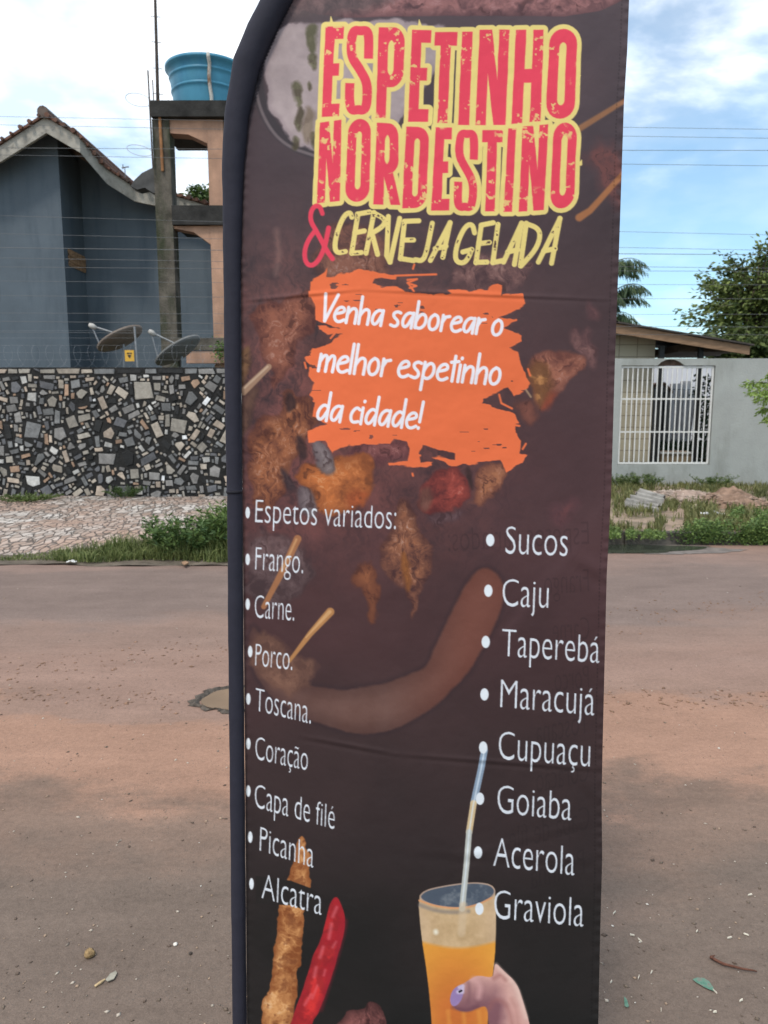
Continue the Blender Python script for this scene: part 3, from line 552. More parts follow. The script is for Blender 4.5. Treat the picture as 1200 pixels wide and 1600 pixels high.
for i, (y, x, r) in enumerate(SD):
    ctr.append(V(P(x, y, 1.383))); rad.append(r * 1.383 / FPX * (1 + .012*math.sin(i*1.7) + .018*math.sin(i*.61)))
m_.tube(ctr, rad, 18); sleeve = m_.build('pole_sleeve', navy, banner, True)
m_ = MB(); s0, s1 = V(P(366.6, 765.5, 1.383)), V(P(366.8, 770.5, 1.383)); rs_ = 12.9*1.383/FPX; m_.tube([s0, s0*.7+s1*.3, s0*.3+s1*.7, s1], [rs_*.97, rs_*1.05, rs_*1.05, rs_*.97], 24); m_.build('seam', mat('sleeve seam', tuple(S2L((30,29,36))), .8, .1, 30), sleeve, True)
m_ = MB(); m_.tube([ctr[-1] + Vector((0,0,.02)), (base[0], base[1], .03)], .011, 14); m_.build('pole', mat('grey aluminium pole', (.45,.45,.46), .35, .1, 30, metal=.9), banner, True)
m_ = MB()
for a in (0, 90): 
    c_, s_ = math.cos(R(a)), math.sin(R(a)); m_.tube([(base[0]-.42*c_, base[1]-.42*s_, .014), (base[0], base[1], .03), (base[0]+.42*c_, base[1]+.42*s_, .014)], .013, 8)
m_.lathe([(.03,0),(.03,.06),(.016,.07),(.016,.16)], (base[0], base[1], .012), 16); m_.build('cross_base', mat('black steel base', (.03,.03,.03), .5), banner, True)

# ================================================================== GROUND, ROAD, VERGES
FARL, FARR = float(G(180, 884, 0)[1]), float(G(1080, 851, 0)[1])          # far edge of the carriageway, left and right
YSW = float(G(180, 775, .10)[1]); YRW = float(G(1080, 758, .13)[1])       # stone wall, rendered wall
XD = 0.75                                                                  # where the two plots meet (behind the banner)
earth = mat('dry earth', (.26,.19,.14), .95, .35, 3, .4, 60)
def sheet(name, x0, x1, y0, y1, z, m, nx=1, ny=1, zf=None, edge=None):
    xs = np.linspace(x0, x1, nx+1); ys = np.linspace(0, 1, ny+1); v = []; f = []
    for j, t in enumerate(ys):
        for i, x in enumerate(xs):
            a, b = (edge(x) if edge else (y0, y1)); y = a + (b-a)*t; v.append((x, y, zf(x, y) if zf else z))
    for j in range(ny):
        for i in range(nx): k = j*(nx+1)+i; f.append((k, k+1, k+nx+2, k+nx+1))
    mb = MB(); mb.add(v, f); return struct(mb.build(name, m, smooth=True))
sheet('ground', -1500, 1500, -600, 1800, -0.03, mat('far ground', (.16,.15,.09), .95, .3, .2))
def road_mat():
    m = bpy.data.materials.new('dusty asphalt'); m.use_nodes = True; t = m.node_tree; n = t.nodes; l = t.links; b = n['Principled BSDF']
    b.inputs['Roughness'].default_value = .9; b.inputs['Specular IOR Level'].default_value = .2
    c = n.new('ShaderNodeTexCoord'); s = n.new('ShaderNodeSeparateXYZ'); l.new(c.outputs['Object'], s.inputs[0])
    def M(op, a, b_=None, c_=None):
        q = n.new('ShaderNodeMath'); q.operation = op
        for i, v in enumerate((a, b_, c_)):
            if v is None: continue
            if isinstance(v, (int, float)): q.inputs[i].default_value = v
            else: l.new(v, q.inputs[i])
        return q.outputs[0]
    def noise(sc, det=6, st=(1,1,1), rough=.6, dist=0):
        mp = n.new('ShaderNodeMapping'); mp.inputs['Scale'].default_value = st; l.new(c.outputs['Object'], mp.inputs[0])
        q = n.new('ShaderNodeTexNoise'); q.inputs['Scale'].default_value = sc; q.inputs['Detail'].default_value = det; q.inputs['Roughness'].default_value = rough; q.inputs['Distortion'].default_value = dist
        l.new(mp.outputs[0], q.inputs['Vector']); return q.outputs[0]
    big = noise(.55, 7, (.55,1,1), .62, .4); med = noise(2.2, 8, (.6,1,1), .7); fine = noise(46, 5, rough=.75); agg = noise(150, 3, rough=.8)
    yy = M('ADD', M('MULTIPLY', M('ADD', s.outputs[1], M('MULTIPLY', M('SUBTRACT', big, .5), 2.6)), .125), M('MULTIPLY', M('SUBTRACT', med, .5), .16))
    r = n.new('ShaderNodeValToRGB'); e = r.color_ramp.elements; r.color_ramp.interpolation = 'EASE'
    G0, G1, T0, PK = (.164,.122,.097), (.193,.140,.118), (.325,.190,.132), (.262,.168,.128)
    stops = [(0.0,G0),(.25,G0),(.315,(.205,.138,.104)),(.36,T0),(.42,T0),(.445,PK),(.50,(.270,.173,.134)),(.60,(.243,.162,.128)),(.67,G1),(.80,G1),(.86,(.222,.152,.124)),(1.0,PK)]
    e[0].position, e[0].color = stops[0][0], (*stops[0][1],1); e[1].position, e[1].color = stops[-1][0], (*stops[-1][1],1)
    for p, k in stops[1:-1]: q = e.new(p); q.color = (*k,1)
    l.new(yy, r.inputs[0])
    h = n.new('ShaderNodeHueSaturation'); l.new(r.outputs[0], h.inputs['Color'])
    val = M('ADD', M('MULTIPLY', M('SUBTRACT', fine, .5), .75), M('ADD', M('ADD', M('MULTIPLY', M('SUBTRACT', noise(330, 2, rough=.8), .5), .9), M('MULTIPLY', M('SUBTRACT', agg, .5), .75)), M('ADD', M('ADD', .98, M('MULTIPLY', M('SUBTRACT', noise(1.3, 6, (.10,2.4,1), .65), .5), .42)), M('ADD', M('MULTIPLY', M('SUBTRACT', med, .5), .6), M('MULTIPLY', M('SUBTRACT', noise(7, 6, (.5,1,1), .7), .5), .45)))))
    l.new(val, h.inputs['Value'])
    # dark crumbs and pale grit lying in the surface
    def specks(sc, thr, col, prev, dens):
        v = n.new('ShaderNodeTexVoronoi'); v.inputs['Scale'].default_value = sc; l.new(c.outputs['Object'], v.inputs['Vector'])
        k = M('MULTIPLY', M('LESS_THAN', v.outputs['Distance'], thr), M('GREATER_THAN', M('ADD', M('MULTIPLY', med, .6), M('MULTIPLY', noise(9, 3), .4)), dens))
        x = n.new('ShaderNodeMix'); x.data_type = 'RGBA'; l.new(k, x.inputs[0]); l.new(prev, x.inputs[6]); x.inputs[7].default_value = (*col, 1); return x.outputs[2]
    o = specks(34, .13, (.13,.095,.075), h.outputs[0], .56); o = specks(58, .11, (.42,.35,.29), o, .60); o = specks(90, .16, (.12,.1,.085), o, .5)
    l.new(o, b.inputs['Base Color'])
    bp = n.new('ShaderNodeBump'); bp.inputs['Strength'].default_value = .55; bp.inputs['Distance'].default_value = .012
    l.new(M('ADD', M('MULTIPLY', fine, .6), M('ADD', M('MULTIPLY', agg, .35), M('MULTIPLY', med, 1.2))), bp.inputs['Height']); l.new(bp.outputs[0], b.inputs['Normal'])
    return m
wob = lambda x, s: .05*math.sin(x*2.1+s) + .035*math.sin(x*5.3+s*2) + .02*math.sin(x*13.1+s)
ROAD = road_mat()
def redge(x):
    k = min(1, max(0, (x - XD + .3) / .6)); return -7.0, FARL*(1-k) + FARR*k + .12
nx_ = 160; v = []; f = []
xs = np.concatenate([[-60], np.linspace(-7, 9, nx_), [60]])
for x in xs: a, b = redge(x); v += [(x, a, 0), (x, b, 0)]
for i in range(len(xs)-1): f.append((2*i, 2*i+2, 2*i+3, 2*i+1))
mb = MB(); mb.add(v, f); struct(mb.build('road', ROAD))
# left pavement of broken stone, rising a little to the wall
def paving():
    m = bpy.data.materials.new('rough stone paving'); m.use_nodes = True; t = m.node_tree; n = t.nodes; l = t.links; b = n['Principled BSDF']; b.inputs['Roughness'].default_value = .9
    c = n.new('ShaderNodeTexCoord'); nz = n.new('ShaderNodeTexNoise'); nz.inputs['Scale'].default_value = 2.5; l.new(c.outputs['Object'], nz.inputs['Vector'])
    ad = n.new('ShaderNodeVectorMath'); ad.operation = 'MULTIPLY_ADD'; l.new(nz.outputs['Color'], ad.inputs[0]); ad.inputs[1].default_value = (.25,.25,0); l.new(c.outputs['Object'], ad.inputs[2])
    mp = n.new('ShaderNodeMapping'); mp.inputs['Scale'].default_value = (1.25,.5,1); mp.inputs['Rotation'].default_value = (0,0,.45); l.new(ad.outputs[0], mp.inputs[0])
    vo = n.new('ShaderNodeTexVoronoi'); vo.feature = 'DISTANCE_TO_EDGE'; vo.inputs['Scale'].default_value = 11; l.new(mp.outputs[0], vo.inputs['Vector'])
    vc_ = n.new('ShaderNodeTexVoronoi'); vc_.inputs['Scale'].default_value = 11; l.new(mp.outputs[0], vc_.inputs['Vector'])
    r = n.new('ShaderNodeValToRGB'); r.color_ramp.elements[0].color = (.25,.185,.145,1); r.color_ramp.elements[1].color = (.56,.51,.46,1); sx = n.new('ShaderNodeSeparateXYZ'); l.new(vc_.outputs['Color'], sx.inputs[0]); l.new(sx.outputs[0], r.inputs[0])
    d = n.new('ShaderNodeTexNoise'); d.inputs['Scale'].default_value = .8; d.inputs['Detail'].default_value = 6; l.new(c.outputs['Object'], d.inputs['Vector'])
    mr = n.new('ShaderNodeMapRange'); mr.inputs[1].default_value = .42; mr.inputs[2].default_value = .62; l.new(d.outputs[0], mr.inputs[0])
    x = n.new('ShaderNodeMix'); x.data_type = 'RGBA'; mu = n.new('ShaderNodeMath'); mu.operation = 'MULTIPLY'; mu.inputs[1].default_value = .75; l.new(mr.outputs[0], mu.inputs[0]); l.new(mu.outputs[0], x.inputs[0]); l.new(r.outputs[0], x.inputs[6]); x.inputs[7].default_value = (.40,.255,.185,1)
    g = n.new('ShaderNodeMapRange'); g.inputs[1].default_value = .02; g.inputs[2].default_value = .10; l.new(vo.outputs['Distance'], g.inputs[0])
    x2 = n.new('ShaderNodeMix'); x2.data_type = 'RGBA'; l.new(g.outputs[0], x2.inputs[0]); x2.inputs[6].default_value = (.10,.08,.065,1); l.new(x.outputs[2], x2.inputs[7]); l.new(x2.outputs[2], b.inputs['Base Color'])
    bp = n.new('ShaderNodeBump'); bp.inputs['Strength'].default_value = .9; bp.inputs['Distance'].default_value = .02; l.new(g.outputs[0], bp.inputs['Height']); l.new(bp.outputs[0], b.inputs['Normal']); return m
sheet('pavement', -14, XD, 0, 0, 0, paving(), 120, 24, lambda x, y: .012 + .09*max(0, (y-FARL)/(YSW-FARL)) + .012*math.sin(y*3.1)*math.sin(x*1.3), lambda x: (FARL + .30 + wob(x, 1), YSW + .05))
sheet('earth_edge', -14, XD, 0, 0, 0, mat('dark damp earth', (.13,.105,.08), .95, .4, 7, .8, 50), 200, 6, lambda x, y: .008 + .02*max(0, math.sin((y-FARL)*4.5)) + .008*math.sin(x*9+y*7), lambda x: (FARL + wob(x, 3)*.6, FARL + .42 + wob(x, 1)))
# right verge behind its kerb
soil = mat('sandy verge soil', (.30,.22,.165), .95, .3, 1.6, .9, 30, stain=((.16,.13,.085), 2.2, .45, .6, (1,1,1)))
sheet('verge', XD, 16, FARR + .1, YRW + .1, .125, soil, 140, 50, lambda x, y: .125 + .02*math.sin(x*2.3)*math.sin(y*1.9) + .012*math.sin(x*7.1+y*5))
mb = MB()
xk = XD
while xk < 14:
    l_ = .9 + random.random()*.2; dz = random.uniform(-.012,.012); dy = random.uniform(-.012,.012)
    mb.hexa([(xk,FARR-.02+dy,-.02),(xk+l_-.015,FARR-.02+dy,-.02),(xk+l_-.015,FARR+.12,-.02),(xk,FARR+.12,-.02)], [(xk,FARR+dy,.135+dz),(xk+l_-.015,FARR+dy,.135+dz),(xk+l_-.015,FARR+.11,.135+dz),(xk,FARR+.11,.135+dz)]); xk += l_
struct(mb.build('kerb', mat('dirty mossy kerb concrete', (.075,.065,.055), .9, .5, 8, .6, 60)))
mb = MB(); mb.box((XD-.12, FARL+.15, -.03), (XD, YRW+.1, .14)); struct(mb.build('verge_edge', mat('rough concrete', (.2,.19,.17), .9, .3, 8, .5)))

def blob(cx, cy, rx, ry, z, seed, n=44, amp=.18):
    r_ = random.Random(seed); ph = [r_.random()*6.28 for _ in range(4)]; o = []
    for i in range(n):
        a = 2*math.pi*i/n; k = 1 + amp*(.5*math.sin(2*a+ph[0]) + .3*math.sin(3*a+ph[1]) + .25*math.sin(5*a+ph[2]) + .15*math.sin(9*a+ph[3])); o.append((cx+rx*k*math.cos(a), cy+ry*k*math.sin(a), z))
    return o
def flat(name, poly, m): mb = MB(); mb.add(poly, [tuple(range(len(poly)))]); return mb.build(name, m)
def water(name, col, rough=.06):
    m = mat(name, col, rough, .1, 3, .06, 12, .5); return m
# pothole full of muddy water, most of it behind the banner
pc = G(372, 1092); ring_o = [(x+random.uniform(-.022,.022), y+random.uniform(-.022,.022), z) for x, y, z in blob(pc[0], pc[1], .225, .185, .003, 3, 56, .10)]; ring_i = blob(pc[0]+.02, pc[1]-.01, .185, .155, -.006, 3, 56, .10)
mb = MB(); nb = 56; mid_ = [(a[0]*.55+b[0]*.45, a[1]*.55+b[1]*.45, .009 + .006*random.random()) for i, (a, b) in enumerate(zip(ring_o, ring_i))]
mb.add(ring_o + mid_ + ring_i, [(i, (i+1)%nb, nb+(i+1)%nb, nb+i) for i in range(nb)] + [(nb+i, nb+(i+1)%nb, 2*nb+(i+1)%nb, 2*nb+i) for i in range(nb)])
struct(mb.build('pothole', mat('wet broken asphalt', (.085,.068,.054), .75, .5, 30, 1.0, 60)))
struct(flat('puddle', [(x, y, .007) for x, y, z in blob(pc[0]+.02, pc[1]-.01, .19, .16, 0, 3, 56, .10)], water('muddy water', (.22,.155,.105), .12)))
gc = G(985, 861); struct(flat('gutter_puddle', blob(gc[0]-.25, gc[1]+.10, .95, .26, .008, 8, 60, .25), water('green gutter water', (.05,.06,.04), .12)))
struct(flat('damp_patch', [(x+random.uniform(-.04,.04), y+random.uniform(-.02,.02), z) for x, y, z in blob(gc[0]+.15, gc[1]+.06, .9, .28, .004, 18, 90, .35)], mat('damp grey silt', (.18,.15,.132), .55, .35, 9, .3, 60)))

# ------------------------------------------------------------------ loose things on the road
def pebbles(name, spots, sizes, cols, m):
    base_v = np.array([(1,0,0),(0,1,0),(-1,0,0),(0,-1,0),(0,0,.8),(0,0,-.5)], float); bf = np.array([(0,1,4),(1,2,4),(2,3,4),(3,0,4),(1,0,5),(2,1,5),(3,2,5),(0,3,5)])
    n_ = len(spots); vs = base_v[None]*(1+.5*(rng.random((n_,6,1))-.5)) * np.asarray(sizes)[:, None, None]*np.stack([1+.8*rng.random(n_), np.ones(n_), .6+.3*rng.random(n_)], 1)[:, None]
    a = rng.random(n_)*6.28; ca, sa = np.cos(a)[:, None], np.sin(a)[:, None]
    vs = np.stack([vs[..., 0]*ca - vs[..., 1]*sa, vs[..., 0]*sa + vs[..., 1]*ca, vs[..., 2]], -1) + np.asarray(spots)[:, None]
    f_ = (bf[None] + (np.arange(n_)*6)[:, None, None]).reshape(-1, 3)
    return bulk(name, vs.reshape(-1, 3), f_, m, None, np.repeat(np.asarray(cols), 6, 0))
pm = mat('road grit', (.3,.25,.2), .9, .2, 20, attr=True)
npb = 1300; ppx = rng.uniform(-60, 1260, npb); ppy = 900 + 760*rng.random(npb)**.9; sp3 = G(ppx, ppy, .001)
nbd = 1000; bx = rng.uniform(-60,1260,nbd); by_ = np.where(rng.random(nbd) < .5, 1088+.006*(bx-200)+rng.normal(0,9,nbd), 1020-.09*(bx-300)+rng.normal(0,14,nbd)); bs = G(bx, by_, .001); sp3 = np.concatenate([sp3, bs])
keep = np.hypot(sp3[:,0]-pc[0], sp3[:,1]-pc[1]) > .28; isb = np.arange(len(sp3)) >= npb; sp3 = sp3[keep]; isb = isb[keep]; npb = len(sp3)
pal = np.array([(.45,.38,.31),(.12,.085,.065),(.16,.12,.09),(.34,.24,.17),(.62,.57,.5),(.2,.16,.13)])
tag(pebbles('grit', sp3, np.where(isb, .003+.008*rng.random(npb)**2, .0013 + .0045*rng.random(npb)**4 + .0005*sp3[:,1]), np.where(isb[:,None], np.array([(.22,.13,.085)])*rng.uniform(.7,1.4,(npb,1)), pal[rng.choice(6, npb, p=[.20,.26,.2,.22,.03,.09])]), pm), 'loose grit and small pebbles scattered over the dusty road', 'grit', kind='stuff')
def rock(name, label, cat, p, r, col, seed, squash=.75, group=None):
    r_ = random.Random(seed); mb = MB(); n_ = 10; vs = []; fs = []
    for i in range(1, 7):
        t = math.pi*i/7
        for j in range(n_):
            a = 2*math.pi*j/n_; k = r*(1+.28*(r_.random()-.5)); vs.append((p[0]+k*math.sin(t)*math.cos(a), p[1]+k*math.sin(t)*math.sin(a), p[2]+k*squash*(math.cos(t)+.75)))
    for i in range(5):
        for j in range(n_): fs.append((i*n_+j, (i+1)*n_+j, (i+1)*n_+(j+1)%n_, i*n_+(j+1)%n_))
    fs += [tuple(range(n_)), tuple(range(5*n_, 6*n_))[::-1]]; mb.add(vs, fs)
    return tag(mb.build(name, mat(name + ' stone', col, .8, .5, 60, .5, 120), smooth=True), label, cat, group)
rock('stone', 'round yellowish brown stone lying alone on the near asphalt left of the banner', 'stone', G(140,1494), .015, (.26,.17,.08), 5)
rock('pebble', 'small white pebble on the dark asphalt close to the banner pole', 'pebble', G(274,1477), .006, (.62,.58,.52), 6)
rock('pebble', 'tiny dark pebble beside the white one near the banner pole', 'pebble', G(298,1491), .005, (.07,.055,.045), 9)
mb = MB(); tw = [G(x, y, .007) for x, y in ((1110,1495),(1118,1500),(1130,1506),(1145,1510),(1162,1514),(1176,1516),(1183,1518))]; mb.tube(tw, [.0045,.004,.0038,.0033,.0028,.0022,.0015], 7)
mb.tube([G(1110,1495,.008), G(1117,1493,.011)], .002, 5); tag(mb.build('twig', mat('reddish brown bark', (.13,.055,.035), .85, .3, 60, .5, 200), smooth=True), 'thin curved reddish brown twig lying on the asphalt at the right', 'twig')
mb = MB(); lf = [G(x, y, .006) for x, y in ((165,1531),(172,1522),(181,1517),(183,1521),(178,1530),(168,1534))]; mb.prism(lf, (0,0,.0015)); tag(mb.build('dry_leaf', mat('greyish dry leaf', (.27,.25,.2), .8, .3, 60)), 'curled grey dry leaf flake on the sandy patch below the brown stone', 'leaf')
mb = MB(); mb.tube([G(148,1541,.004), G(157,1535,.006), G(164,1530,.006)], [.003,.004,.002], 6); tag(mb.build('straw_stalk', mat('pale straw', (.5,.36,.2), .8, .2, 60)), 'short pale straw stalk touching the grey dry leaf flake', 'straw')
gp = mat('worn green paint', (.10,.21,.15), .8, .4, 60, stain=((.17,.145,.125), 60, .5, .62, (1,1,1)))
tag(flat('paint_mark', [tuple(G(x, y, .004)) for x, y in ((1082,1530),(1090,1527),(1100,1528),(1108,1533),(1114,1542),(1117,1549),(1108,1546),(1098,1541),(1088,1535))], gp), 'larger worn green paint mark on the asphalt below the twig', 'paint mark', 'green paint marks on the road')
tag(flat('paint_mark', [tuple(G(x, y, .004)) for x, y in ((975,1557),(979,1560),(983,1572),(980,1574),(976,1572))], gp), 'small green paint mark on the asphalt beside the banner edge', 'paint mark', 'green paint marks on the road')
fk = [(1000,1469),(998,1527),(1117,1549),(1033,1578),(1117,1581),(1140,1465),(1089,1455),(1172,1398),(1166,1460),(955,1534),(1018,1519),(1158,1563),(960,1426),(988,1461)]
for i, (x, y) in enumerate(fk):
    q = G(x, y, .003); a = random.random()*3; L_ = random.uniform(.004,.008); mb = MB(); mb.hexa([(q[0]-L_*math.cos(a)-.001, q[1]-L_*math.sin(a)-.002, q[2]-.001),(q[0]+L_*math.cos(a), q[1]+L_*math.sin(a)-.002, q[2]-.001),(q[0]+L_*math.cos(a), q[1]+L_*math.sin(a)+.002, q[2]-.001),(q[0]-L_*math.cos(a), q[1]-L_*math.sin(a)+.002, q[2]-.001)],
        [(q[0]-L_*.9*math.cos(a), q[1]-L_*.9*math.sin(a)-.0015, q[2]+.002),(q[0]+L_*.9*math.cos(a), q[1]+L_*.9*math.sin(a)-.0015, q[2]+.003),(q[0]+L_*.9*math.cos(a), q[1]+L_*.9*math.sin(a)+.0015, q[2]+.003),(q[0]-L_*.9*math.cos(a), q[1]-L_*.9*math.sin(a)+.0015, q[2]+.002)])
    if i == 0: chipm = mat('pale chip', (.6,.54,.44), .8, .2, 60)
    tag(mb.build('straw_chip', chipm), 'one of the pale straw chips strewn on the asphalt around the twig', 'straw chip', 'pale straw chips on the near asphalt')

# ================================================================== LEFT: STONE WALL, HOUSE, TOWER
ZSW = float(P(180, 574, YSW)[2])
mort = mat('black mortar', (.017,.016,.015), .75, .5, 12, .6, 60)
ston = mat('broken stone facing', (.3,.3,.3), .7, .28, 14, .5, 60, attr=True)
wall = thing('stone_wall', 'boundary wall faced with black grey tan and white broken stones at the left', 'wall', (-4.5, YSW, 0))
mb = MB(); mb.box((-13, YSW, -.05), (XD, YSW+.22, ZSW)); mb.box((XD-.22, YSW+.22, -.05), (XD, YRW+.05, ZSW)); mb.build('wall_core', mort, wall)
def stone_field(x0, x1, z0, z1):
    cs = .01; W_, H_ = int((x1-x0)/cs), int((z1-z0)/cs); occ = np.zeros((H_, W_), bool); res = []
    af = np.random.default_rng(5).random((8, 40))
    def tryput(cx, cz, a, hw, hh):
        rr = math.hypot(hw, hh)+.012; i0, i1 = int((cx-rr)/cs), int((cx+rr)/cs)+1; j0, j1 = int((cz-rr)/cs), int((cz+rr)/cs)+1
        if i0 < 0 or j0 < 0 or i1 > W_ or j1 > H_:
            if i1 < 3 or i0 > W_-3: return False
            i0, i1, j0, j1 = max(i0,0), min(i1,W_), max(j0,0), min(j1,H_)
        X, Z = np.meshgrid((np.arange(i0,i1)+.5)*cs-cx, (np.arange(j0,j1)+.5)*cs-cz); c, s = math.cos(a), math.sin(a); U, V_ = X*c+Z*s, -X*s+Z*c
        m = (np.abs(U) < hw+.0035) & (np.abs(V_) < hh+.0035)
        if occ[j0:j1, i0:i1][m].any(): return False
        zt = cz + abs(hw*s)+abs(hh*c); zb = cz - abs(hw*s)-abs(hh*c)
        if zt > z1-z0+.012 or zb < 0: return False
        occ[j0:j1, i0:i1] |= m; return True
    
    for row in (H_-5,):
        cx = .1
        while cx < x1-x0-.2:
            hw = rng.uniform(.06,.2); hh = rng.uniform(.028,.045)
            if cx+2*hw < x1-x0 and tryput(cx+hw, row*cs-.0, rng.normal(0,.015), hw, hh): res.append((x0+cx+hw, z0+row*cs, 0.0, hw, hh))
            cx += 2*hw+.012
    for hw_, tries in ((.125,40),(.095,330),(.078,1500),(.062,6500),(.048,15000),(.036,24000),(.026,26000),(.019,16000)):
        for _ in range(tries):
            hw = hw_*rng.uniform(.8,1.2); hh = hw*rng.choice([.95,.8,.62,.5,.38]); hh = max(hh, .018)
            cx, cz = rng.uniform(0, x1-x0), rng.uniform(0, z1-z0)
            base_a = (af[int(cz/.4)%8, int(cx/.5)%40]-.5)*2.4*(af[(int(cz/.4)+3)%8, int(cx/.5)%40] > .45)
            a = base_a + rng.normal(0,.12) + rng.choice([0, math.pi/2])
            if tryput(cx, cz, a, hw, hh): res.append((x0+cx, z0+cz, a, hw, hh))
    return res
vs = []; fs = []; cs_ = []
pal = np.array([(.19,.18,.17),(.145,.145,.143),(.10,.10,.105),(.26,.235,.20),(.32,.275,.225),(.29,.19,.13),(.36,.29,.23),(.42,.405,.38),(.80,.80,.80),(.018,.018,.018)])
for (x, z, a, hw, hh) in stone_field(-9.0, XD, .06, ZSW):
    c, s = math.cos(a), math.sin(a); k = len(vs); dz = rng.uniform(.006,.02)
    if hh/hw > .6 and hw > .05 and rng.random() < .45:
        ang = np.sort(rng.uniform(0, 6.28, 7)) if rng.random() < .5 else np.sort((np.arange(5)*1.257+rng.uniform(-.5,.5,5)) % 6.28); ring = [(hw*1.02*math.cos(t), hh*1.02*math.sin(t)) for t in ang]
    else: ring = [(sx*hw*rng.uniform(.74,1.03), sy*hh*rng.uniform(.72,1.03)) for sx, sy in ((-1,-1),(1,-1),(1,1),(-1,1))]
    n_ = len(ring)
    for yy, sc in ((YSW+.004,1),(YSW-dz*.7,1),(YSW-dz,.93)):
        for u, v_ in ring: vs.append((x+(u*c-v_*s)*sc, yy, z+(u*s+v_*c)*sc))
    for r_ in range(2):
        for i in range(n_): fs.append((k+r_*n_+i, k+r_*n_+(i+1)%n_, k+(r_+1)*n_+(i+1)%n_, k+(r_+1)*n_+i))
    fs.append(tuple(range(k+2*n_, k+3*n_)))
    big = hw > .1
    q = rng.choice(10, p=[.18,.14,.10,.15,.13,.05,.075,.06,.012,.103] if not big else [.15,.13,.09,.17,.1,.03,.10,.03,.03,.17]); cs_ += [tuple(np.clip(pal[q]*rng.uniform(.85,1.5), 0, .85))]*(3*n_)
mb = MB(); mb.v = vs; mb.f = fs; mb.m = [0]*len(fs); mb.c = cs_; mb.build('stone_facing', ston, wall)
# razor coil and electric strands above it
mb = MB(); coil = []
for i in range(1400): t = i*.22; coil.append((-9.5+i*.0075+.05*math.cos(t), YSW+.1+.13*math.cos(t), ZSW+.17+.17*math.sin(t)))
mb.tube(coil, .0012, 4); tag(mb.build('razor_wire', mat('galvanised wire', (.30,.31,.33), .6, .1, 30, metal=.3)), 'faint coil of razor wire running along the top of the stone wall', 'wire coil')
fence = thing('electric_fence', 'thin electric fence strands on slim posts above the stone wall', 'fence', (-4, YSW+.12, ZSW))
steel = mat('dull aluminium', (.27,.275,.28), .5, .15, 20, metal=.5)
for px in (-40, 215, 420):
    q = P(px, 574, YSW+.12); mb = MB(); mb.tube([(q[0],q[1],ZSW),(q[0]-.02,q[1],ZSW+.62)], .016, 8); mb.build('post', steel, fence)
for k in range(5):
    mb = MB(); mb.tube([(-13, YSW+.1, ZSW+.12+.11*k), (XD, YSW+.1, ZSW+.12+.11*k)], .0014, 4); mb.build('strand', steel, fence)
sg = thing('warning_sign', 'small square yellow warning plate with a dark emblem on the electric fence', 'sign', P(202, 556, YSW+.09))
a, b = P(195.5, 564.5, YSW+.085), P(209, 547, YSW+.085); mb = MB(); mb.box((a[0],a[1],a[2]), (b[0],a[1]+.008,b[2])); mb.build('plate', mat('yellow plate', (.62,.36,.05), .5, .12, 30), sg)
cx, cz = (a[0]+b[0])/2, (a[2]+b[2])/2; mb = MB(); y_ = a[1]-.003
mb.prism([(cx-.03,y_,cz+.015),(cx+.03,y_,cz+.015),(cx+.018,y_,cz-.02),(cx,y_,cz-.04),(cx-.018,y_,cz-.02)], (0,.0025,0)); mb.prism([(cx-.04,y_,cz+.028),(cx+.04,y_,cz+.028),(cx+.04,y_,cz+.045),(cx-.04,y_,cz+.045)], (0,.0025,0)); mb.build('emblem', mat('dark brown ink', (.06,.04,.02), .6), sg)

# ---- the grey house
YH = 16.0; YB = YH*500/466.0
hx = float(P(100, 400, YH)[0])
wl = mat('slate grey paint', tuple(S2L((95,104,112))*.95), .8, .10, 1.2, .15, 30, .2, stain=(tuple(S2L((76,86,95))), 1.6, .5, .72, (1.6,1.6,.22)))
house = thing('grey_house', 'dark slate grey house with a curving tiled gable roof behind the stone wall', 'house', (hx-2, YH, 0))
pk = P(71, 186, YH-.45)
zfront = lambda px, py: float(P(px, py, YH)[2])
xl_ = -16.0
peakx = float(P(71, 186, YH)[0]); zt = zfront(92, 215)
mb = MB(); sl_l = (zfront(0,232)-zfront(71,200))/(float(P(0,232,YH)[0])-peakx)
mb.prism([(xl_,YH,0),(hx,YH,0),(hx,YH,zt+.05),(peakx,YH,zfront(71,205)),(xl_,YH,zfront(71,205)+sl_l*(xl_-peakx))], (0,.2,0))
mb.prism([(hx-.02,YH+.2,0),(hx-.02,YB+.2,0),(hx-.02,YB+.2,zt-.2),(hx-.02,YH+.2,zt)], (-.2,0,0))
rb = lambda px, py: P(px, py, YB)
bx1 = 1.2
bz = [(float(rb(x,y)[0]), float(rb(x,y)[2])) for x, y in ((100,232),(150,262),(204,300),(270,322),(330,338))]
mb.prism([(hx-.02,YB,0),(bx1,YB,0),(bx1,YB,bz[-1][1]-.5)] + [(x,YB,z) for x, z in bz[::-1]] , (0,.2,0)); mb.build('wall', wl, house)
# fascia boards: front gable, then stepping back along the curved eave
fp = [(-330,352,YH-.5),(0,228,YH-.5),(71,183,YH-.5),(124,214,YH-.5),(166,264,YH+.1),(209,292,YH+.6),(268,305,YH+.8),(327,322,YH+.8),(420,347,YH+.8)]
W3 = [P(x, y, Y) for x, y, Y in fp]; hgt = .29
fas = mat('weathered cement fascia', (.36,.33,.285), .85, .3, 4, .3, 30, stain=((.10,.09,.08), 5, .55, .72, (1,1,1)))
mb = MB()
for i in range(len(W3)-1):
    a, b = W3[i], W3[i+1]; mb.hexa([(a[0],a[1],a[2]-hgt),(b[0],b[1],b[2]-hgt),(b[0],b[1]+.07,b[2]-hgt),(a[0],a[1]+.07,a[2]-hgt)], [(a[0],a[1],a[2]),(b[0],b[1],b[2]),(b[0],b[1]+.07,b[2]),(a[0],a[1]+.07,a[2])])
mb.build('fascia', fas, house)
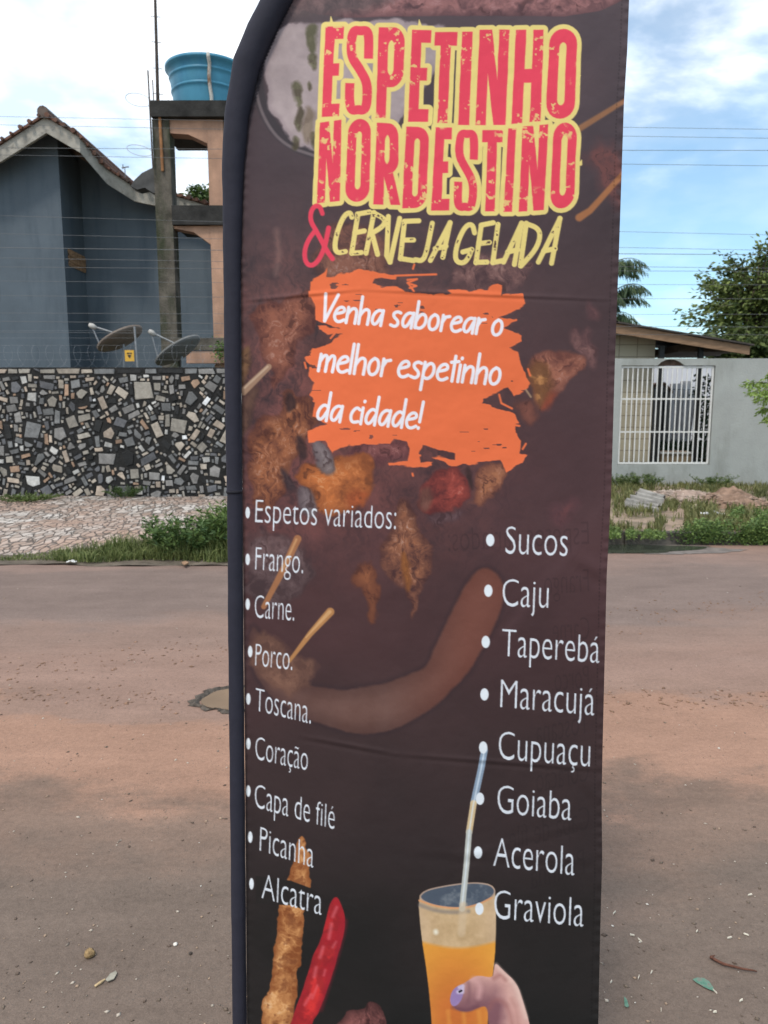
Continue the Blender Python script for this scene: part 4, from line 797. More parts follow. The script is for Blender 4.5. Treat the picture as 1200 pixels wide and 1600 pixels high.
tile = mat('old red roof tile', (.15,.075,.052), .85, .4, 5, .3, 40, stain=((.05,.045,.04), 4, .5, .7, (1,1,1)))
rf = MB()
for i in range(len(W3)-1):
    a, b = W3[i], W3[i+1]; ya, yb = a[1]-.05, b[1]-.05; d_ = 7
    rf.hexa([(a[0],ya,a[2]-.02+.03),(b[0],yb,b[2]+.01),(b[0],yb+d_,b[2]+.01),(a[0],ya+d_,a[2]+.01)], [(a[0],ya,a[2]+.06),(b[0],yb,b[2]+.06),(b[0],yb+d_,b[2]+.06),(a[0],ya+d_,a[2]+.06)])
    n_ = max(2, int(math.dist(a[:2], b[:2])/.16))
    for k in range(n_):
        t = (k+.5)/n_; p_ = [a[j]*(1-t)+b[j]*t for j in range(3)]; rf.tube([(p_[0],p_[1]-.10-.03*random.random(),p_[2]+.045+.012*random.random()),(p_[0],p_[1]+d_,p_[2]+.05)], .042*random.uniform(.7,1.25), 8)
roof = rf.build('roof', tile, house)
mb = MB(); mb.tube([(pk[0], pk[1]-.12, pk[2]+.10),(pk[0], pk[1]+7, pk[2]+.10)], .11, 10); mb.build('ridge_cap', mat('dark ridge tile', (.12,.09,.075), .9, .4, 6), roof)
v0, v1 = P(103, 385, YH), P(140, 392, YB)
vt = MB(); zt_, zb_ = float(P(104,386,YH+.1)[2]), float(P(104,413,YH+.1)[2]); xv = hx-.012; ya_, yb_ = YH+.25, YB-.05
vt.box((xv-.02, ya_, zb_), (xv+.012, yb_, zb_+.03)); vt.box((xv-.02, ya_, zt_-.03), (xv+.012, yb_, zt_))
for k in range(8): y_ = ya_ + (yb_-ya_-.04)*k/7; vt.box((xv-.02, y_, zb_+.03), (xv+.02, y_+.05, zt_-.03))
for k in (1,2): z_ = zb_ + (zt_-zb_)*k/3; vt.box((xv-.02, ya_, z_-.02), (xv+.024, yb_, z_+.02))
vt.build('vent_block', mat('terracotta breeze block', (.34,.2,.11), .85, .35, 12, .3), house)
an = P(195, 262, YH+1.5); mb = MB(); mb.tube([(an[0],an[1],an[2]-.9),(an[0],an[1],an[2])], .012, 6); mb.tube([(an[0]-.07,an[1],an[2]),(an[0]+.09,an[1],an[2]+.02)], .014, 6); mb.tube([(an[0]-.04,an[1],an[2]-.03),(an[0]-.04,an[1],an[2]+.07)], .012, 6)
tag(mb.build('antenna', steel), 'tiny aerial on a thin stick above the curved eave of the grey house', 'antenna')

# ---- concrete tower with the water tank
YT = 14.6
X_ = lambda px, py=450: float(P(px, py, YT)[0]); Z_ = lambda py, px=300: float(P(px, py, YT)[2])
moss = mat('mossy concrete', (.105,.09,.072), .9, .5, 3, .6, 30, stain=((.04,.045,.024), 2.4, .45, .62, (1,1,.4)))
dark = mat('blackened concrete', (.030,.028,.026), .9, .5, 4, .5, 40)
oran = mat('faded salmon paint', (.42,.245,.165), .85, .2, 3, .3, 40, stain=((.26,.16,.115), 2, .48, .72, (1,1,.3)))
tower = thing('water_tower', 'concrete frame tower with one mossy column and salmon beams holding a blue tank', 'tower', (X_(262), YT, 0))
xa, xb = X_(248), X_(274); xs0, xs1 = X_(247.5,300), X_(395)
mb = MB(); mb.box((xa, YT, 0), (xb, YT+.34, Z_(186))); mb.build('column', moss, tower)
mb = MB(); mb.box((X_(331), YT+.02, 0), (X_(355), YT+.34, Z_(186))); mb.build('column', oran, tower)
zt1, zb1 = Z_(160), Z_(185)
mb = MB(); mb.box((xs0-.06, YT-.10, zb1), (xs1, YT+1.75, zt1)); mb.build('top_slab', dark, tower)
def hp(pts, y0, dy): return [(X_(x, 450), y0, Z_(y)) for x, y in pts], (0, dy, 0)
mb = MB(); poly, off = hp([(274.3,186),(330.7,186),(330.7,223),(302,209),(274.3,207)], YT+.03, .28); mb.prism(poly, off); mb.build('beam', oran, tower)
z2, z3 = Z_(322), Z_(352)
mb = MB(); mb.box((xb+.003, YT-.06, z3), (xs1, YT+.015, z2)); mb.box((xb+.003, YT+.345, z3), (xs1, YT+1.0, z2)); mb.box((xb+.003, YT+.0155, z3), (X_(331)-.003, YT+.3445, z2)); mb.build('lower_slab', dark, tower)
mb = MB(); poly, off = hp([(274.3,352.5),(330.7,352.5),(330.7,381),(305,362),(274.3,356)], YT+.03, .28); mb.prism(poly, off); mb.build('beam', oran, tower)
mb = MB(); mb.box((X_(265), YT-.16, Z_(548)), (xs1, YT-.005, Z_(529))); mb.build('ledge', moss, tower)
mb = MB(); mb.box((X_(290), YT-.14, Z_(568)), (xs1, YT-.006, Z_(549.5))); mb.build('sill_beam', oran, tower)
mb = MB(); mb.tube([(X_(254.5,300)+.02, YT-.03, Z_(268)), (X_(253,300)+.02, YT-.03, Z_(158))], .028, 8); mb.build('rusty_pipe', mat('rusty pipe', (.30,.14,.06), .85, .4, 8), tower)
# tank
tk = thing('water_tank', 'round sky blue fibreglass water tank standing on the concrete tower', 'water tank', (X_(330), YT+.95, zt1))
YC = YT + .95; xc = float(P(324, 120, YC)[0]); zr = float(P(324, 81, YC-.8)[2]); r1 = float(xc - P(259, 90, YC)[0]); r0 = r1*.76; hh = zr - zt1
blue = mat('sun faded blue fibreglass', tuple(S2L((72,142,170))*.9), .45, .10, 2.5, .08, 8, .4, stain=(tuple(S2L((46,112,150))), 3, .55, .8, (1,1,.3)))
prof = [(0,.0),(r0,.0)]; 
for k in range(1, 13):
    t = k/13*.88; rr = r0 + (r1*.93-r0)*t**.85
    prof.append((rr, hh*t))
    if k in (7, 11): prof += [(rr+.014, hh*t+.012), (rr+.022, hh*t+.04), (rr+.006, hh*t+.055)]
prof += [(r1*.94, hh*.92),(r1, hh*.945),(r1, hh),(r1*.93, hh),(r1*.90, hh*.9),(r0*.95, hh*.12),(0,hh*.1)]
mb = MB(); mb.lathe(prof, (xc, YC, zt1+.002), 64); mb.build('tank_body', blue, tk, True)
mb = MB(); ax = float(P(327,130,YT+.2)[0])
def rad_at(t): return r0 + (r1*.93-r0)*max(0,t)**.85
for i, t in enumerate(np.linspace(.02,.97,9)): pass
pp = []
for t in np.linspace(.0,.97,14):
    rr = (rad_at(t) if t < .88 else r1) + .035; dx = ax - xc; pp.append((ax + .012*math.sin(t*9), YC - math.sqrt(max(rr*rr-dx*dx, .01)), zt1 + hh*t + .01))
mb.tube(pp, .034, 8); mb.build('overflow_pipe', mat('stained white pvc', (.55,.52,.47), .6, .2, 8, stain=((.22,.13,.08), 6, .5, .62, (1,1,.5))), tk, True)
# mast and rods
rust = mat('dark rusty steel', (.065,.05,.042), .8, .35, 8)
mast = thing('mast', 'tall thin dark mast rising past the tower out of the picture', 'mast', (X_(248,300), YT+.05, zt1))
b0 = Vector((X_(252,300)-.01, YT+.05, zt1)); tp = P(246.5, 0, YT+.05); t0 = Vector(P(241.5, -130, YT+.05)); mb = MB(); mb.tube([b0, Vector(P(242.5,0,YT+.05)), t0], [.034,.026,.022], 8); mb.build('pole', rust, mast)
for py in (26, 66, 107, 147):
    mb = MB()
    k = (157-py)/157; q = P(248.5-6*k, py, YT+.05); mb.tube([(q[0]-.10,q[1],q[2]+.01),(q[0]+.09,q[1],q[2]-.01)], .006, 5); mb.build('cross_rod', rust, mast)
def rod(pa, pb, r, label):
    mb = MB(); mb.tube([P(*pa, YT-.06), P(*pb, YT-.06)], r, 6); return tag(mb.build('rebar_rod', rust), label, 'rod', 'bare rods beside the tower')
rod((231,110),(239,262), .016, 'longer bare steel rod leaning beside the mossy column'); rod((238.5,125),(240,158), .012, 'short bare steel rod stub at the corner of the top slab')
wirem = mat('grey loop wire', (.42,.42,.43), .6, .1, 10)
for (cx_, cy_, rx_2, ry_2, lb) in ((216,156,20,10,'upper thin wire loop sticking out left of the tower'),(218,235,20,8,'lower thin wire loop sticking out left of the tower')):
    mb = MB(); mb.tube([P(cx_+rx_2*math.cos(a), cy_+ry_2*math.sin(a)+4*math.cos(a), YT-.06) for a in np.linspace(.25, 6.1, 30)], .0055, 5); tag(mb.build('wire_loop', wirem), lb, 'wire loop', 'wire loops by the tower')
def dish(name, label, c, tip0, tip1, Y, lnb, foot, col, mast_to):
    t = thing(name, label, 'satellite dish', P(*mast_to, Y)); a, b = Vector(P(*tip0, Y)), Vector(P(*tip1, Y)); C = (a+b)/2; u = (b-a).normalized(); R_ = (b-a).length/2
    nrm = Vector((-u.z, 0, u.x)); nrm = nrm if nrm.z > 0 else -nrm; nrm = (nrm + Vector((0,-.10,0))*(-1 if name else 1)).normalized()      # faces up and away
    v_ = nrm.cross(u).normalized(); M_ = Matrix((u, v_, nrm)).transposed(); prof = [(R_*k/8, .25*R_*(k/8)**2 - .25*R_) for k in range(9)] ; prof += [(R_*1.02, .01), (R_*1.0,-.012)] + [(R_*k/8, .25*R_*(k/8)**2 - .25*R_ - .014) for k in range(8,-1,-1)]
    mb = MB(); mb.lathe(prof, C, 36, 0, M_); mb.build('reflector', mat(name+' paint', col, .55, .2, 6, stain=((.2,.13,.08), 8, .6, .75, (1,1,1))), t, True)
    q = Vector(P(*lnb, Y)); mb = MB(); mb.tube([C + u*R_*.25 - nrm*.02, q], .014, 6); mb.tube([a + u*.04, q], .012, 6); mb.build('feed_arm', steel, t)
    mb = MB(); d_ = (C - q).normalized(); mb.tube([q - d_*.04, q + d_*.01, q + d_*.08], [.03,.045,.028], 10); mb.build('feed_horn', mat('horn plastic', (.4,.38,.35), .6), t, True)
    f_ = Vector(P(*mast_to, Y)); f_.z = 0; top_ = C - nrm*(.25*R_+.01); f_.x = top_.x; f_.y = top_.y + .05; mb = MB(); mb.tube([f_, top_], .022, 8); mb.build('mast', steel, t); return t
dish('satellite_dish', 'brown edged satellite dish tilted skyward behind the stone wall, left one of the pair', None, (156,548), (219,510), YSW+.75, (143,509), None, (.17,.135,.11), (184,575))
dish('satellite_dish', 'grey satellite dish tipped low against the mossy column, right one of the pair', None, (246,570), (310,525), YSW+.75, (236,519), None, (.16,.16,.155), (262,578))
hood = thing('dish_hood', 'dark rounded hood fixed against the left side of the mossy column', 'hood', P(225, 285, YT))
mb = MB(); pts_h = [(204,291),(210,281),(222,270),(240,261),(247,262),(247,300),(240,302),(234,298),(226,293),(214,296)]
mb.prism([tuple(P(x, y, YT+.02)) for x, y in pts_h], (0,.30,0)); mb.build('hood_shell', mat('dark slate sheet', (.07,.068,.066), .8, .3, 6), hood)
# ---- little pot plant on the ledge
leafm = mat('leaf green', (.05,.09,.02), .55, .3, 20, attr=True, transl=.22, spec=.35)
def leaves(name, C, size, cols, m, parent=None, flat_=.5, aspect=.45, dirs=None):
    n_ = len(C); d = rng.normal(size=(n_,3)); d[:,2] *= flat_
    if dirs is not None: d = d*.5 + dirs
    d /= np.linalg.norm(d, axis=1)[:, None]; r_ = rng.normal(size=(n_,3)); r_[:,2] *= 1; w_ = np.cross(d, r_); w_ /= np.linalg.norm(w_, axis=1)[:, None]; nn = np.cross(w_, d); s = np.asarray(size)[:, None]
    P0 = C; P1 = C + d*s*.5 + w_*s*aspect*.5 + nn*s*.08; P2 = C + d*s; P3 = C + d*s*.5 - w_*s*aspect*.5 + nn*s*.08
    v_ = np.stack([P0,P1,P2,P3], 1).reshape(-1,3); f_ = np.arange(4*n_).reshape(-1,4); return bulk(name, v_, f_, m, parent, np.repeat(cols, 4, 0))
def greens(n_, lo, hi, p=1.0): k = rng.random(n_)[:, None]**p; return np.asarray(lo)*(1-k) + np.asarray(hi)*k
pl = thing('ledge_plant', 'small green plant growing on the ledge at the foot of the tower', 'plant', P(345, 555, YT-.2))
c0 = np.asarray(P(344, 549, YT-.25)); leaves('foliage', c0 + rng.normal(size=(110,3))*np.array([.06,.05,.10]), rng.uniform(.04,.09,110), greens(110,(.05,.11,.02),(.16,.26,.05)), leafm, pl)
mb = MB(); mb.tube([c0+np.array([0,0.02,-.25]), c0], [.008,.004], 5); mb.build('stem', mat('stem', (.1,.09,.04), .8), pl)

# ================================================================== RIGHT: RENDERED WALL, GATE WINDOW, HOUSE
ZRW = float(P(1080, 560, YRW)[2]); XG0, XG1 = float(P(968, 650, YRW)[0]), float(P(1113.5, 650, YRW)[0]); ZG0, ZG1 = float(P(1040, 726, YRW)[2]), float(P(1040, 571, YRW)[2])
rend = mat('grey green render', (.345,.355,.335), .85, .10, 1.4, .25, 40, .2, stain=((.23,.235,.21), 1.6, .47, .74, (1.3,1,.35)))
rwall = thing('rendered_wall', 'pale grey green rendered wall with a barred opening at the right', 'wall', (3.5, YRW, 0))
zc0 = ZG1 + .02
mb = MB(); T_ = .15
mb.box((XD+.002, YRW, -.05), (XG0, YRW+T_, ZRW)); mb.box((XG1, YRW, -.05), (16, YRW+T_, ZRW)); mb.box((XG0+.001, YRW+.001, -.05), (XG1-.001, YRW+T_-.001, ZG0))
# lintel with a bite of fallen plaster
lx0, lx1 = XG0+.001, XG1-.001; bite = [(1028,571),(1033,566),(1040,562.5),(1048,561.5),(1055,562),(1062,565),(1070,571)]
bw = [(float(P(x, y, YRW)[0]), float(P(x, y, YRW)[2])) for x, y in bite]
poly = [(lx0,ZG1),(bw[0][0],ZG1)] + bw[1:-1] + [(bw[-1][0],ZG1),(lx1,ZG1),(lx1,ZRW-.0005),(lx0,ZRW-.0005)]
mb.prism([(x, YRW+.001, z) for x, z in poly], (0,.05,0)); mb.build('wall_body', rend, rwall)
mb = MB(); mb.box((lx0, YRW+.052, ZG1), (lx1, YRW+T_-.002, ZRW-.004)); mb.build('exposed_brick', mat('exposed dark brick', (.085,.055,.04), .95, .5, 9, .9, 30), rwall)
gr = thing('window_grille', 'white painted steel grille of upright bars filling the wall opening', 'grille', ((XG0+XG1)/2, YRW+.05, ZG0))
wht = mat('white gate paint', (.66,.65,.62), .55, .10, 8, stain=((.34,.29,.24), 8, .62, .8, (1,1,.4)))
y0 = YRW+.03
mb = MB(); fw = .028
mb.box((XG0+.012,y0,ZG0+.01),(XG0+.012+fw,y0+.03,ZG1-.012)); mb.box((XG1-.012-fw,y0,ZG0+.01),(XG1-.012,y0+.03,ZG1-.012)); mb.box((XG0+.012+fw,y0,ZG0+.01),(XG1-.012-fw,y0+.03,ZG0+.04)); mb.box((XG0+.012+fw,y0,ZG1-.042),(XG1-.012-fw,y0+.03,ZG1-.012)); mb.build('frame', wht, gr)
for k in (1,2): z = ZG0 + (ZG1-ZG0)*k/3; mb = MB(); mb.box((XG0+.012+fw+.001,y0+.016,z-.013),(XG1-.012-fw-.001,y0+.028,z+.013)); mb.build('cross_bar', wht, gr)
nbar = 17
for k in range(nbar):
    x = XG0+.012+fw + (XG1-XG0-.024-2*fw)*(k+1)/(nbar+1); mb = MB(); mb.box((x-.0095,y0+.003,ZG0+.041),(x+.0095,y0+.0155,ZG1-.043)); mb.build('bar', wht, gr)
# the yard behind
yb = lambda px, Y: float(P(px, 650, Y)[0]); zb = lambda py, Y: float(P(1040, py, Y)[2])
struct(sheet('yard', XD, 16, YRW+.12, 40, .07, mat('yard ground', (.16,.15,.11), .9, .3, 2)))
def tilem():
    m = mat('beige wall tile', (.40,.35,.255), .5, .10, 2, 0); t = m.node_tree; n = t.nodes; l = t.links; b = n['Principled BSDF']
    c = n.new('ShaderNodeTexCoord'); mp = n.new('ShaderNodeMapping'); mp.inputs['Rotation'].default_value = (math.pi/2,0,0); l.new(c.outputs['Object'], mp.inputs[0]); k = n.new('ShaderNodeTexBrick'); l.new(mp.outputs[0], k.inputs['Vector'])
    k.inputs['Scale'].default_value = 1; k.inputs['Brick Width'].default_value = .34; k.inputs['Row Height'].default_value = .22; k.inputs['Mortar Size'].default_value = .008; k.offset = 0
    k.inputs['Color1'].default_value = (.44,.385,.28,1); k.inputs['Color2'].default_value = (.39,.34,.25,1); k.inputs['Mortar'].default_value = (.22,.18,.13,1); l.new(k.outputs[0], b.inputs['Base Color']); return m
YA = YRW + 1.3
rh = thing('beige_house', 'low beige tiled house with a brown fascia roof sloping down to the right', 'house', (yb(985,YA), YA, 0))
xr1 = yb(1018.5, YA); mb = MB(); mb.box((XD+.4, YA, 0), (xr1, YA+.2, zb(520,YA)+.1)); mb.box((xr1-.2, YA+.2, 0), (xr1-.001, YA+5, zb(528,YA))); mb.build('wall', tilem(), rh)
YRf = YRW + .75
ra, rb_, rc_ = P(700, 470, YRf), P(960, 505, YRf), P(1172, 541, YRf)
r0_ = [tuple(ra), tuple(rb_), tuple(rc_)]
fc = mat('brown timber fascia', (.24,.145,.085), .7, .25, 5, .2, 30, stretch=(1,1,6)); mb = MB()
for a, b in zip(r0_[:-1], r0_[1:]): mb.hexa([(a[0],a[1],a[2]-.17),(b[0],b[1],b[2]-.15),(b[0],b[1]+.05,b[2]-.15),(a[0],a[1]+.05,a[2]-.17)], [(a[0],a[1],a[2]),(b[0],b[1],b[2]),(b[0],b[1]+.05,b[2]),(a[0],a[1]+.05,a[2])])
mb.build('fascia', fc, rh)
mb = MB()
for a, b in zip(r0_[:-1], r0_[1:]): mb.hexa([(a[0],a[1]-.06,a[2]+.006),(b[0]+.05,b[1]-.06,b[2]+.006),(b[0]+.05,b[1]+2.4,b[2]+.006),(a[0],a[1]+2.4,a[2]+.006)], [(a[0],a[1]-.06,a[2]+.035),(b[0]+.05,b[1]-.06,b[2]+.035),(b[0]+.05,b[1]+2.4,b[2]+.035),(a[0],a[1]+2.4,a[2]+.035)])
mb.build('roof', mat('dark roof sheet', (.06,.05,.045), .8, .3, 4), rh)
mb = MB(); e0, e1 = P(1060, 541, YRf+.4), P(1152, 545, YRf+.4); mb.box((e0[0], e0[1], e0[2]-.10), (e1[0], e1[1]+1.8, e0[2]+.03)); mb.build('rafter', mat('dark timber', (.07,.045,.03), .8, .3, 8), rh)
mb = MB(); mb.box((xr1+.003, YA+1.25, zb(556,YA+1.25)), (yb(1120,YA+1.25), YA+1.35, zb(545,YA+1.25))); mb.build('porch_shade', mat('painted porch shade', (.03,.026,.024), .9, .3, 4), rh)  # near-black panel: the shade of the open porch put into its colour
lb = P(1066, 542.5, YRf+.5); mb = MB(); mb.lathe([(.0,-.075),(.03,-.07),(.05,-.045),(.052,-.02),(.035,.02),(.022,.04),(.022,.07),(0,.07)], lb, 16); mb.build('porch_bulb', mat('opal bulb', (.62,.6,.55), .3), rh, True)
# porch posts, back wall, planter and hung sheet seen between the bars
dk = mat('black steel post', (.018,.018,.018), .5, .2, 8)
for px, lab in ((1029.5,'black steel post seen behind the grille just right of the beige tiles'),(1090,'black steel post seen behind the grille beside the dark hedge')):
    Yp = YRW + 1.0; mb = MB(); x = yb(px, Yp); wd = .045 if px < 1050 else .042; mb.box((x-wd, Yp, .06), (x+wd, Yp+.08, zb(540,Yp))); mb.box((x-wd-.03, Yp-.03, .06), (x+wd+.03, Yp+.11, .09)); tag(mb.build('porch_post', dk), lab, 'post', 'black posts in the yard')
YBk = YRW + 4.6
bw_ = thing('back_wall', 'white plastered rear wall glimpsed through the grille', 'wall', (yb(1060,YBk), YBk, 0))
mb = MB(); mb.box((xr1+.02, YBk, 0), (yb(1135,YBk), YBk+.15, zb(566,YBk))); mb.build('wall_body', mat('white plaster', (.62,.61,.64), .8, .12, .9, .1, 20, stain=((.40,.40,.42), 1.0, .55, .75, (1,1,.5))), bw_)
mb = MB(); mb.box((xr1+.02, YBk-.06, zb(566,YBk)), (yb(1138,YBk), YBk+.2, zb(562,YBk))); mb.build('coping', mat('grey coping', (.3,.3,.3), .8), bw_)
Yn = YRW + 3.2
sh = thing('garden_shed', 'small grey gabled shed with dark window behind the grille bars', 'shed', (yb(1034,Yn), Yn, 0))
mb = MB(); mb.prism([(yb(x,Yn), Yn, z) for x, z in ((1019.5,.05),(1046,.05),(1046,zb(612,Yn)),(1036,zb(600,Yn)),(1019.5,zb(603,Yn)))], (0,1.0,0)); mb.build('wall', mat('shed grey', (.20,.19,.18), .85, .25, 4), sh)
mb = MB(); mb.prism([(yb(x,Yn-.05), Yn-.05, zb(y,Yn)) for x, y in ((1018.8,601),(1036,597),(1050,611),(1050,615),(1036,602),(1018.8,606))], (0,1.1,0)); mb.build('roof', mat('brown shed roof', (.16,.09,.06), .85, .3, 6), sh)
mb = MB(); mb.box((yb(1035,Yn), Yn-.012, zb(672,Yn)), (yb(1039.5,Yn), Yn-.002, zb(612,Yn))); mb.build('window', mat('dark glass', (.03,.035,.04), .2), sh)
st_ = thing('hung_sheet', 'pale sheet hanging on a line behind the grille', 'sheet', (yb(1066,Yn-.4), Yn-.4, 0)); xs2 = np.linspace(yb(1051,Yn-.4), yb(1083,Yn-.4), 40); vs = []; fs = []
zb0 = zb(610,Yn-.4); zb1_ = zb(694,Yn-.4)
for j in range(16):
    for i, x in enumerate(xs2): t = j/15; vs.append((x + .03*math.sin(t*3+i*.2), Yn-.4+.05*math.sin(i*.8+t)*(.3+t), zb0*(1-t)+ (zb1_ + .08*math.sin(i*.21))*t + (-.1*math.sin(i/39*math.pi) if j == 0 else 0)*0))
for j in range(15):
    for i in range(39): k = j*40+i; fs.append((k,k+1,k+41,k+40))
mb = MB(); mb.add(vs, fs); mb.build('cloth', mat('white cotton', (.66,.65,.67), .9, .1, 5), st_, True)
mb = MB(); mb.tube([(xr1+.05, Yn-.4, zb0+.06), (yb(1066,Yn-.4), Yn-.4, zb0+.012), (yb(1098,Yn-.4), Yn-.4, zb0+.02)], .005, 5); mb.build('line', dk, st_)
mb = MB(); 
for px, py in ((1056,600),(1072,596)):
    x, z = yb(px,Yn+.3), zb(py,Yn+.3); mb.box((x-.10, Yn+.3, .05), (x+.10, Yn+.5, z+.02*random.random())) 
tag(mb.build('gate_pillar', mat('pale pillar plaster', (.48,.47,.48), .85, .15, 4)), 'pair of pale plaster pillars joined behind the hanging sheet', 'pillar')
Yq = YRW + 1.7
pb = thing('planter', 'low tan masonry planter with pale rim behind the grille', 'planter', (yb(1060,Yq), Yq, 0))
mb = MB(); mb.box((yb(1036,Yq), Yq, .05), (yb(1086,Yq), Yq+.4, zb(709,Yq))); mb.build('box', mat('tan masonry', (.25,.19,.12), .85, .25, 6), pb)
mb = MB(); mb.box((yb(1034,Yq), Yq-.03, zb(709,Yq)), (yb(1088,Yq), Yq+.43, zb(706.5,Yq))); mb.build('rim', mat('pale stone rim', (.5,.49,.46), .8), pb)
mb = MB(); mb.box((yb(1036,Yq)+.06, Yq+.05, zb(706.5,Yq)), (yb(1086,Yq)-.06, Yq+.36, zb(706.5,Yq)+.012)); mb.build('soil', earth, pb)
lm2 = mat('hedge leaf', (.03,.06,.02), .6, .3, 15, attr=True, transl=.15)
hd_ = thing('hedge', 'dark green low hedge growing inside the yard behind the grille', 'hedge', (yb(1060,Yn), Yn-.5, 0))
n_ = 2600; C = np.stack([rng.uniform(yb(1020,Yn), yb(1092,Yn), n_), Yn - .75 + .5*rng.random(n_), .08 + rng.random(n_)*(zb(688,Yn)-.08)], 1); leaves('foliage', C, rng.uniform(.05,.11,n_), greens(n_,(.012,.035,.014),(.05,.10,.035)), lm2, hd_)
mb = MB()
for k in range(9): x = yb(1022+8*k, Yn); mb.tube([(x, Yn-.5, .05), (x+.03, Yn-.5, .6)], .012, 5)
mb.build('stem', dk, hd_)
ct = thing('yard_shrub', 'tall narrow dark leafed shrub against the right end of the grille', 'shrub', (yb(1105,Yn), Yn-.9, 0))
n_ = 900; h_ = rng.random(n_); C = np.stack([yb(1102,Yn-.9) + rng.normal(size=n_)*(.09+.05*np.sin(h_*9)) , Yn-.9 + rng.normal(size=n_)*.1, .1 + h_*(zb(588,Yn-.9)-.1)], 1); leaves('foliage', C, rng.uniform(.06,.13,n_), greens(n_,(.012,.028,.016),(.04,.08,.035)), lm2, ct)
mb = MB(); mb.tube([(yb(1102,Yn-.9), Yn-.9, .05), (yb(1102,Yn-.9), Yn-.9, zb(620,Yn))], [.025,.01], 7); mb.build('stem', mat('shrub bark', (.08,.06,.045), .9), ct)

# ------------------------------------------------------------------ debris on the verge
def gz(px, py): return G(px, py, .135)
cs0 = gz(1002, 797); sheet_o = thing('corrugated_sheet', 'broken grey corrugated roofing sheet leaning on the verge below the barred opening', 'roofing sheet', cs0)
nu, nv = 60, 8; p00, p10, p01, p11 = [np.asarray(P(x, y, Y)) for x, y, Y in ((973,790,cs0[1]+.12),(1028,800,cs0[1]-.05),(1002,764,cs0[1]+.7),(1037,775,cs0[1]+.55))]
vs = []; fs = []
for j in range(nv+1):
    for i in range(nu+1):
        a, b = i/nu, j/nv; p_ = (p00*(1-a)+p10*a)*(1-b)+(p01*(1-a)+p11*a)*b; vs.append(p_ + np.array([0,-.012,.028])*math.sin(b*6.28*5) + (np.array([.02*math.sin(b*31),0,0]) if i in (0,nu) else 0))
for j in range(nv):
    for i in range(nu): k = j*(nu+1)+i; fs.append((k,k+1,k+nu+2,k+nu+1))
nv2 = 40; vs = []; fs = []
for j in range(nv2+1):
    for i in range(13):
        a, b = i/12, j/nv2; e_ = .03*math.sin(b*23)*(1 if i in (0,12) else 0); p_ = (p00*(1-a)+p10*a)*(1-b)+(p01*(1-a)+p11*a)*b; vs.append(p_ + np.array([e_,-.02,.05])*[1,math.sin(b*6.28*5),math.sin(b*6.28*5)])
n0 = len(vs); vs += [q - np.array([0,-.004,.014]) for q in vs]
for j in range(nv2):
    for i in range(12): k = j*13+i; fs += [(k,k+1,k+14,k+13),(n0+k,n0+k+13,n0+k+14,n0+k+1)]
for i in range(12): fs += [(i,n0+i,n0+i+1,i+1),(nv2*13+i,nv2*13+i+1,n0+nv2*13+i+1,n0+nv2*13+i)]
for j in range(nv2): k = j*13; fs += [(k,k+13,n0+k+13,n0+k),(k+12,n0+k+12,n0+k+25,k+25)]
mb = MB(); mb.add(vs, fs); mb.build('panel', mat('weathered fibre cement', (.30,.28,.255), .9, .4, 5, .4, 40, stain=((.12,.10,.085), 6, .55, .7, (1,1,1))), sheet_o)
def mound(name, label, c, rx, ry, h, col, seed, nchunk, cc):
    t = thing(name, label, 'rubble pile', c); r_ = np.random.default_rng(seed); nn = 40; nz = vnoise(nn+1, nn+1, 6, seed)+.5*vnoise(nn+1, nn+1, 2.4, seed+1); vs = []; fs = []
    for j in range(nn+1):
        for i in range(nn+1):
            u, v_ = i/nn*2-1, j/nn*2-1; q = math.hypot(u, v_); k = max(0, 1-q**1.6); vs.append((c[0]+u*rx, c[1]+v_*ry, c[2]-.03+h*k*(.35+.75*nz[j,i])))
    for j in range(nn):
        for i in range(nn): k = j*(nn+1)+i; fs.append((k,k+1,k+nn+2,k+nn+1))
    mb = MB(); mb.add(vs, fs); mb.build('heap', mat(name+' earth', col, .95, .4, 9, .9, 30), t, True)
    a = r_.random(nchunk)*6.28; rr = np.sqrt(r_.random(nchunk))*.85; sp = np.stack([c[0]+rx*rr*np.cos(a), c[1]+ry*rr*np.sin(a), c[2]+h*.55*(1-rr**1.6)+.01], 1)
    o = pebbles('chunks', sp, r_.uniform(.015,.05,nchunk), np.asarray(cc)*r_.uniform(.6,1.15,(nchunk,1)), pm); o.parent = t; o.matrix_parent_inverse = Matrix.Translation(-t.location); o['kind'] = 'stuff'; return t
mound('rubble_pile', 'pale pink broken mortar rubble lying flat beside the corrugated sheet', gz(1078,779), .62, .9, .14, (.31,.225,.18), 31, 160, (.42,.33,.27))
mound('rubble_pile', 'brown clod heap rising from the grass right of the pale rubble', gz(1143,787), .52, .7, .24, (.235,.15,.105), 32, 170, (.31,.21,.155))
def scrap(name, label, c, s, col, seed):
    r_ = random.Random(seed); vs = []; fs = []; n_ = 7
    for j in range(n_):
        for i in range(n_): vs.append((c[0]+(i/(n_-1)-.5)*s*2*(1+.2*r_.random()), c[1]+(j/(n_-1)-.5)*s*1.2, c[2]+.012+.5*s*r_.random()*(1-abs(i/(n_-1)-.5))))
    for j in range(n_-1):
        for i in range(n_-1): k = j*n_+i; fs.append((k,k+1,k+n_+1,k+n_))
    mb = MB(); mb.add(vs, fs); o = mb.build(name, mat(name+' plastic', col, .5, .1, 20, transl=.1), None, True); return tag(o, label, 'litter')
scrap('crumpled_bag', 'crumpled white plastic bag among the weeds in front of the pale rubble', gz(1113,806), .12, (.62,.62,.6), 1)
scrap('crumpled_bag', 'crumpled white litter at the foot of the kerb on the far right', G(1176,847,.0), .10, (.66,.62,.62), 2)
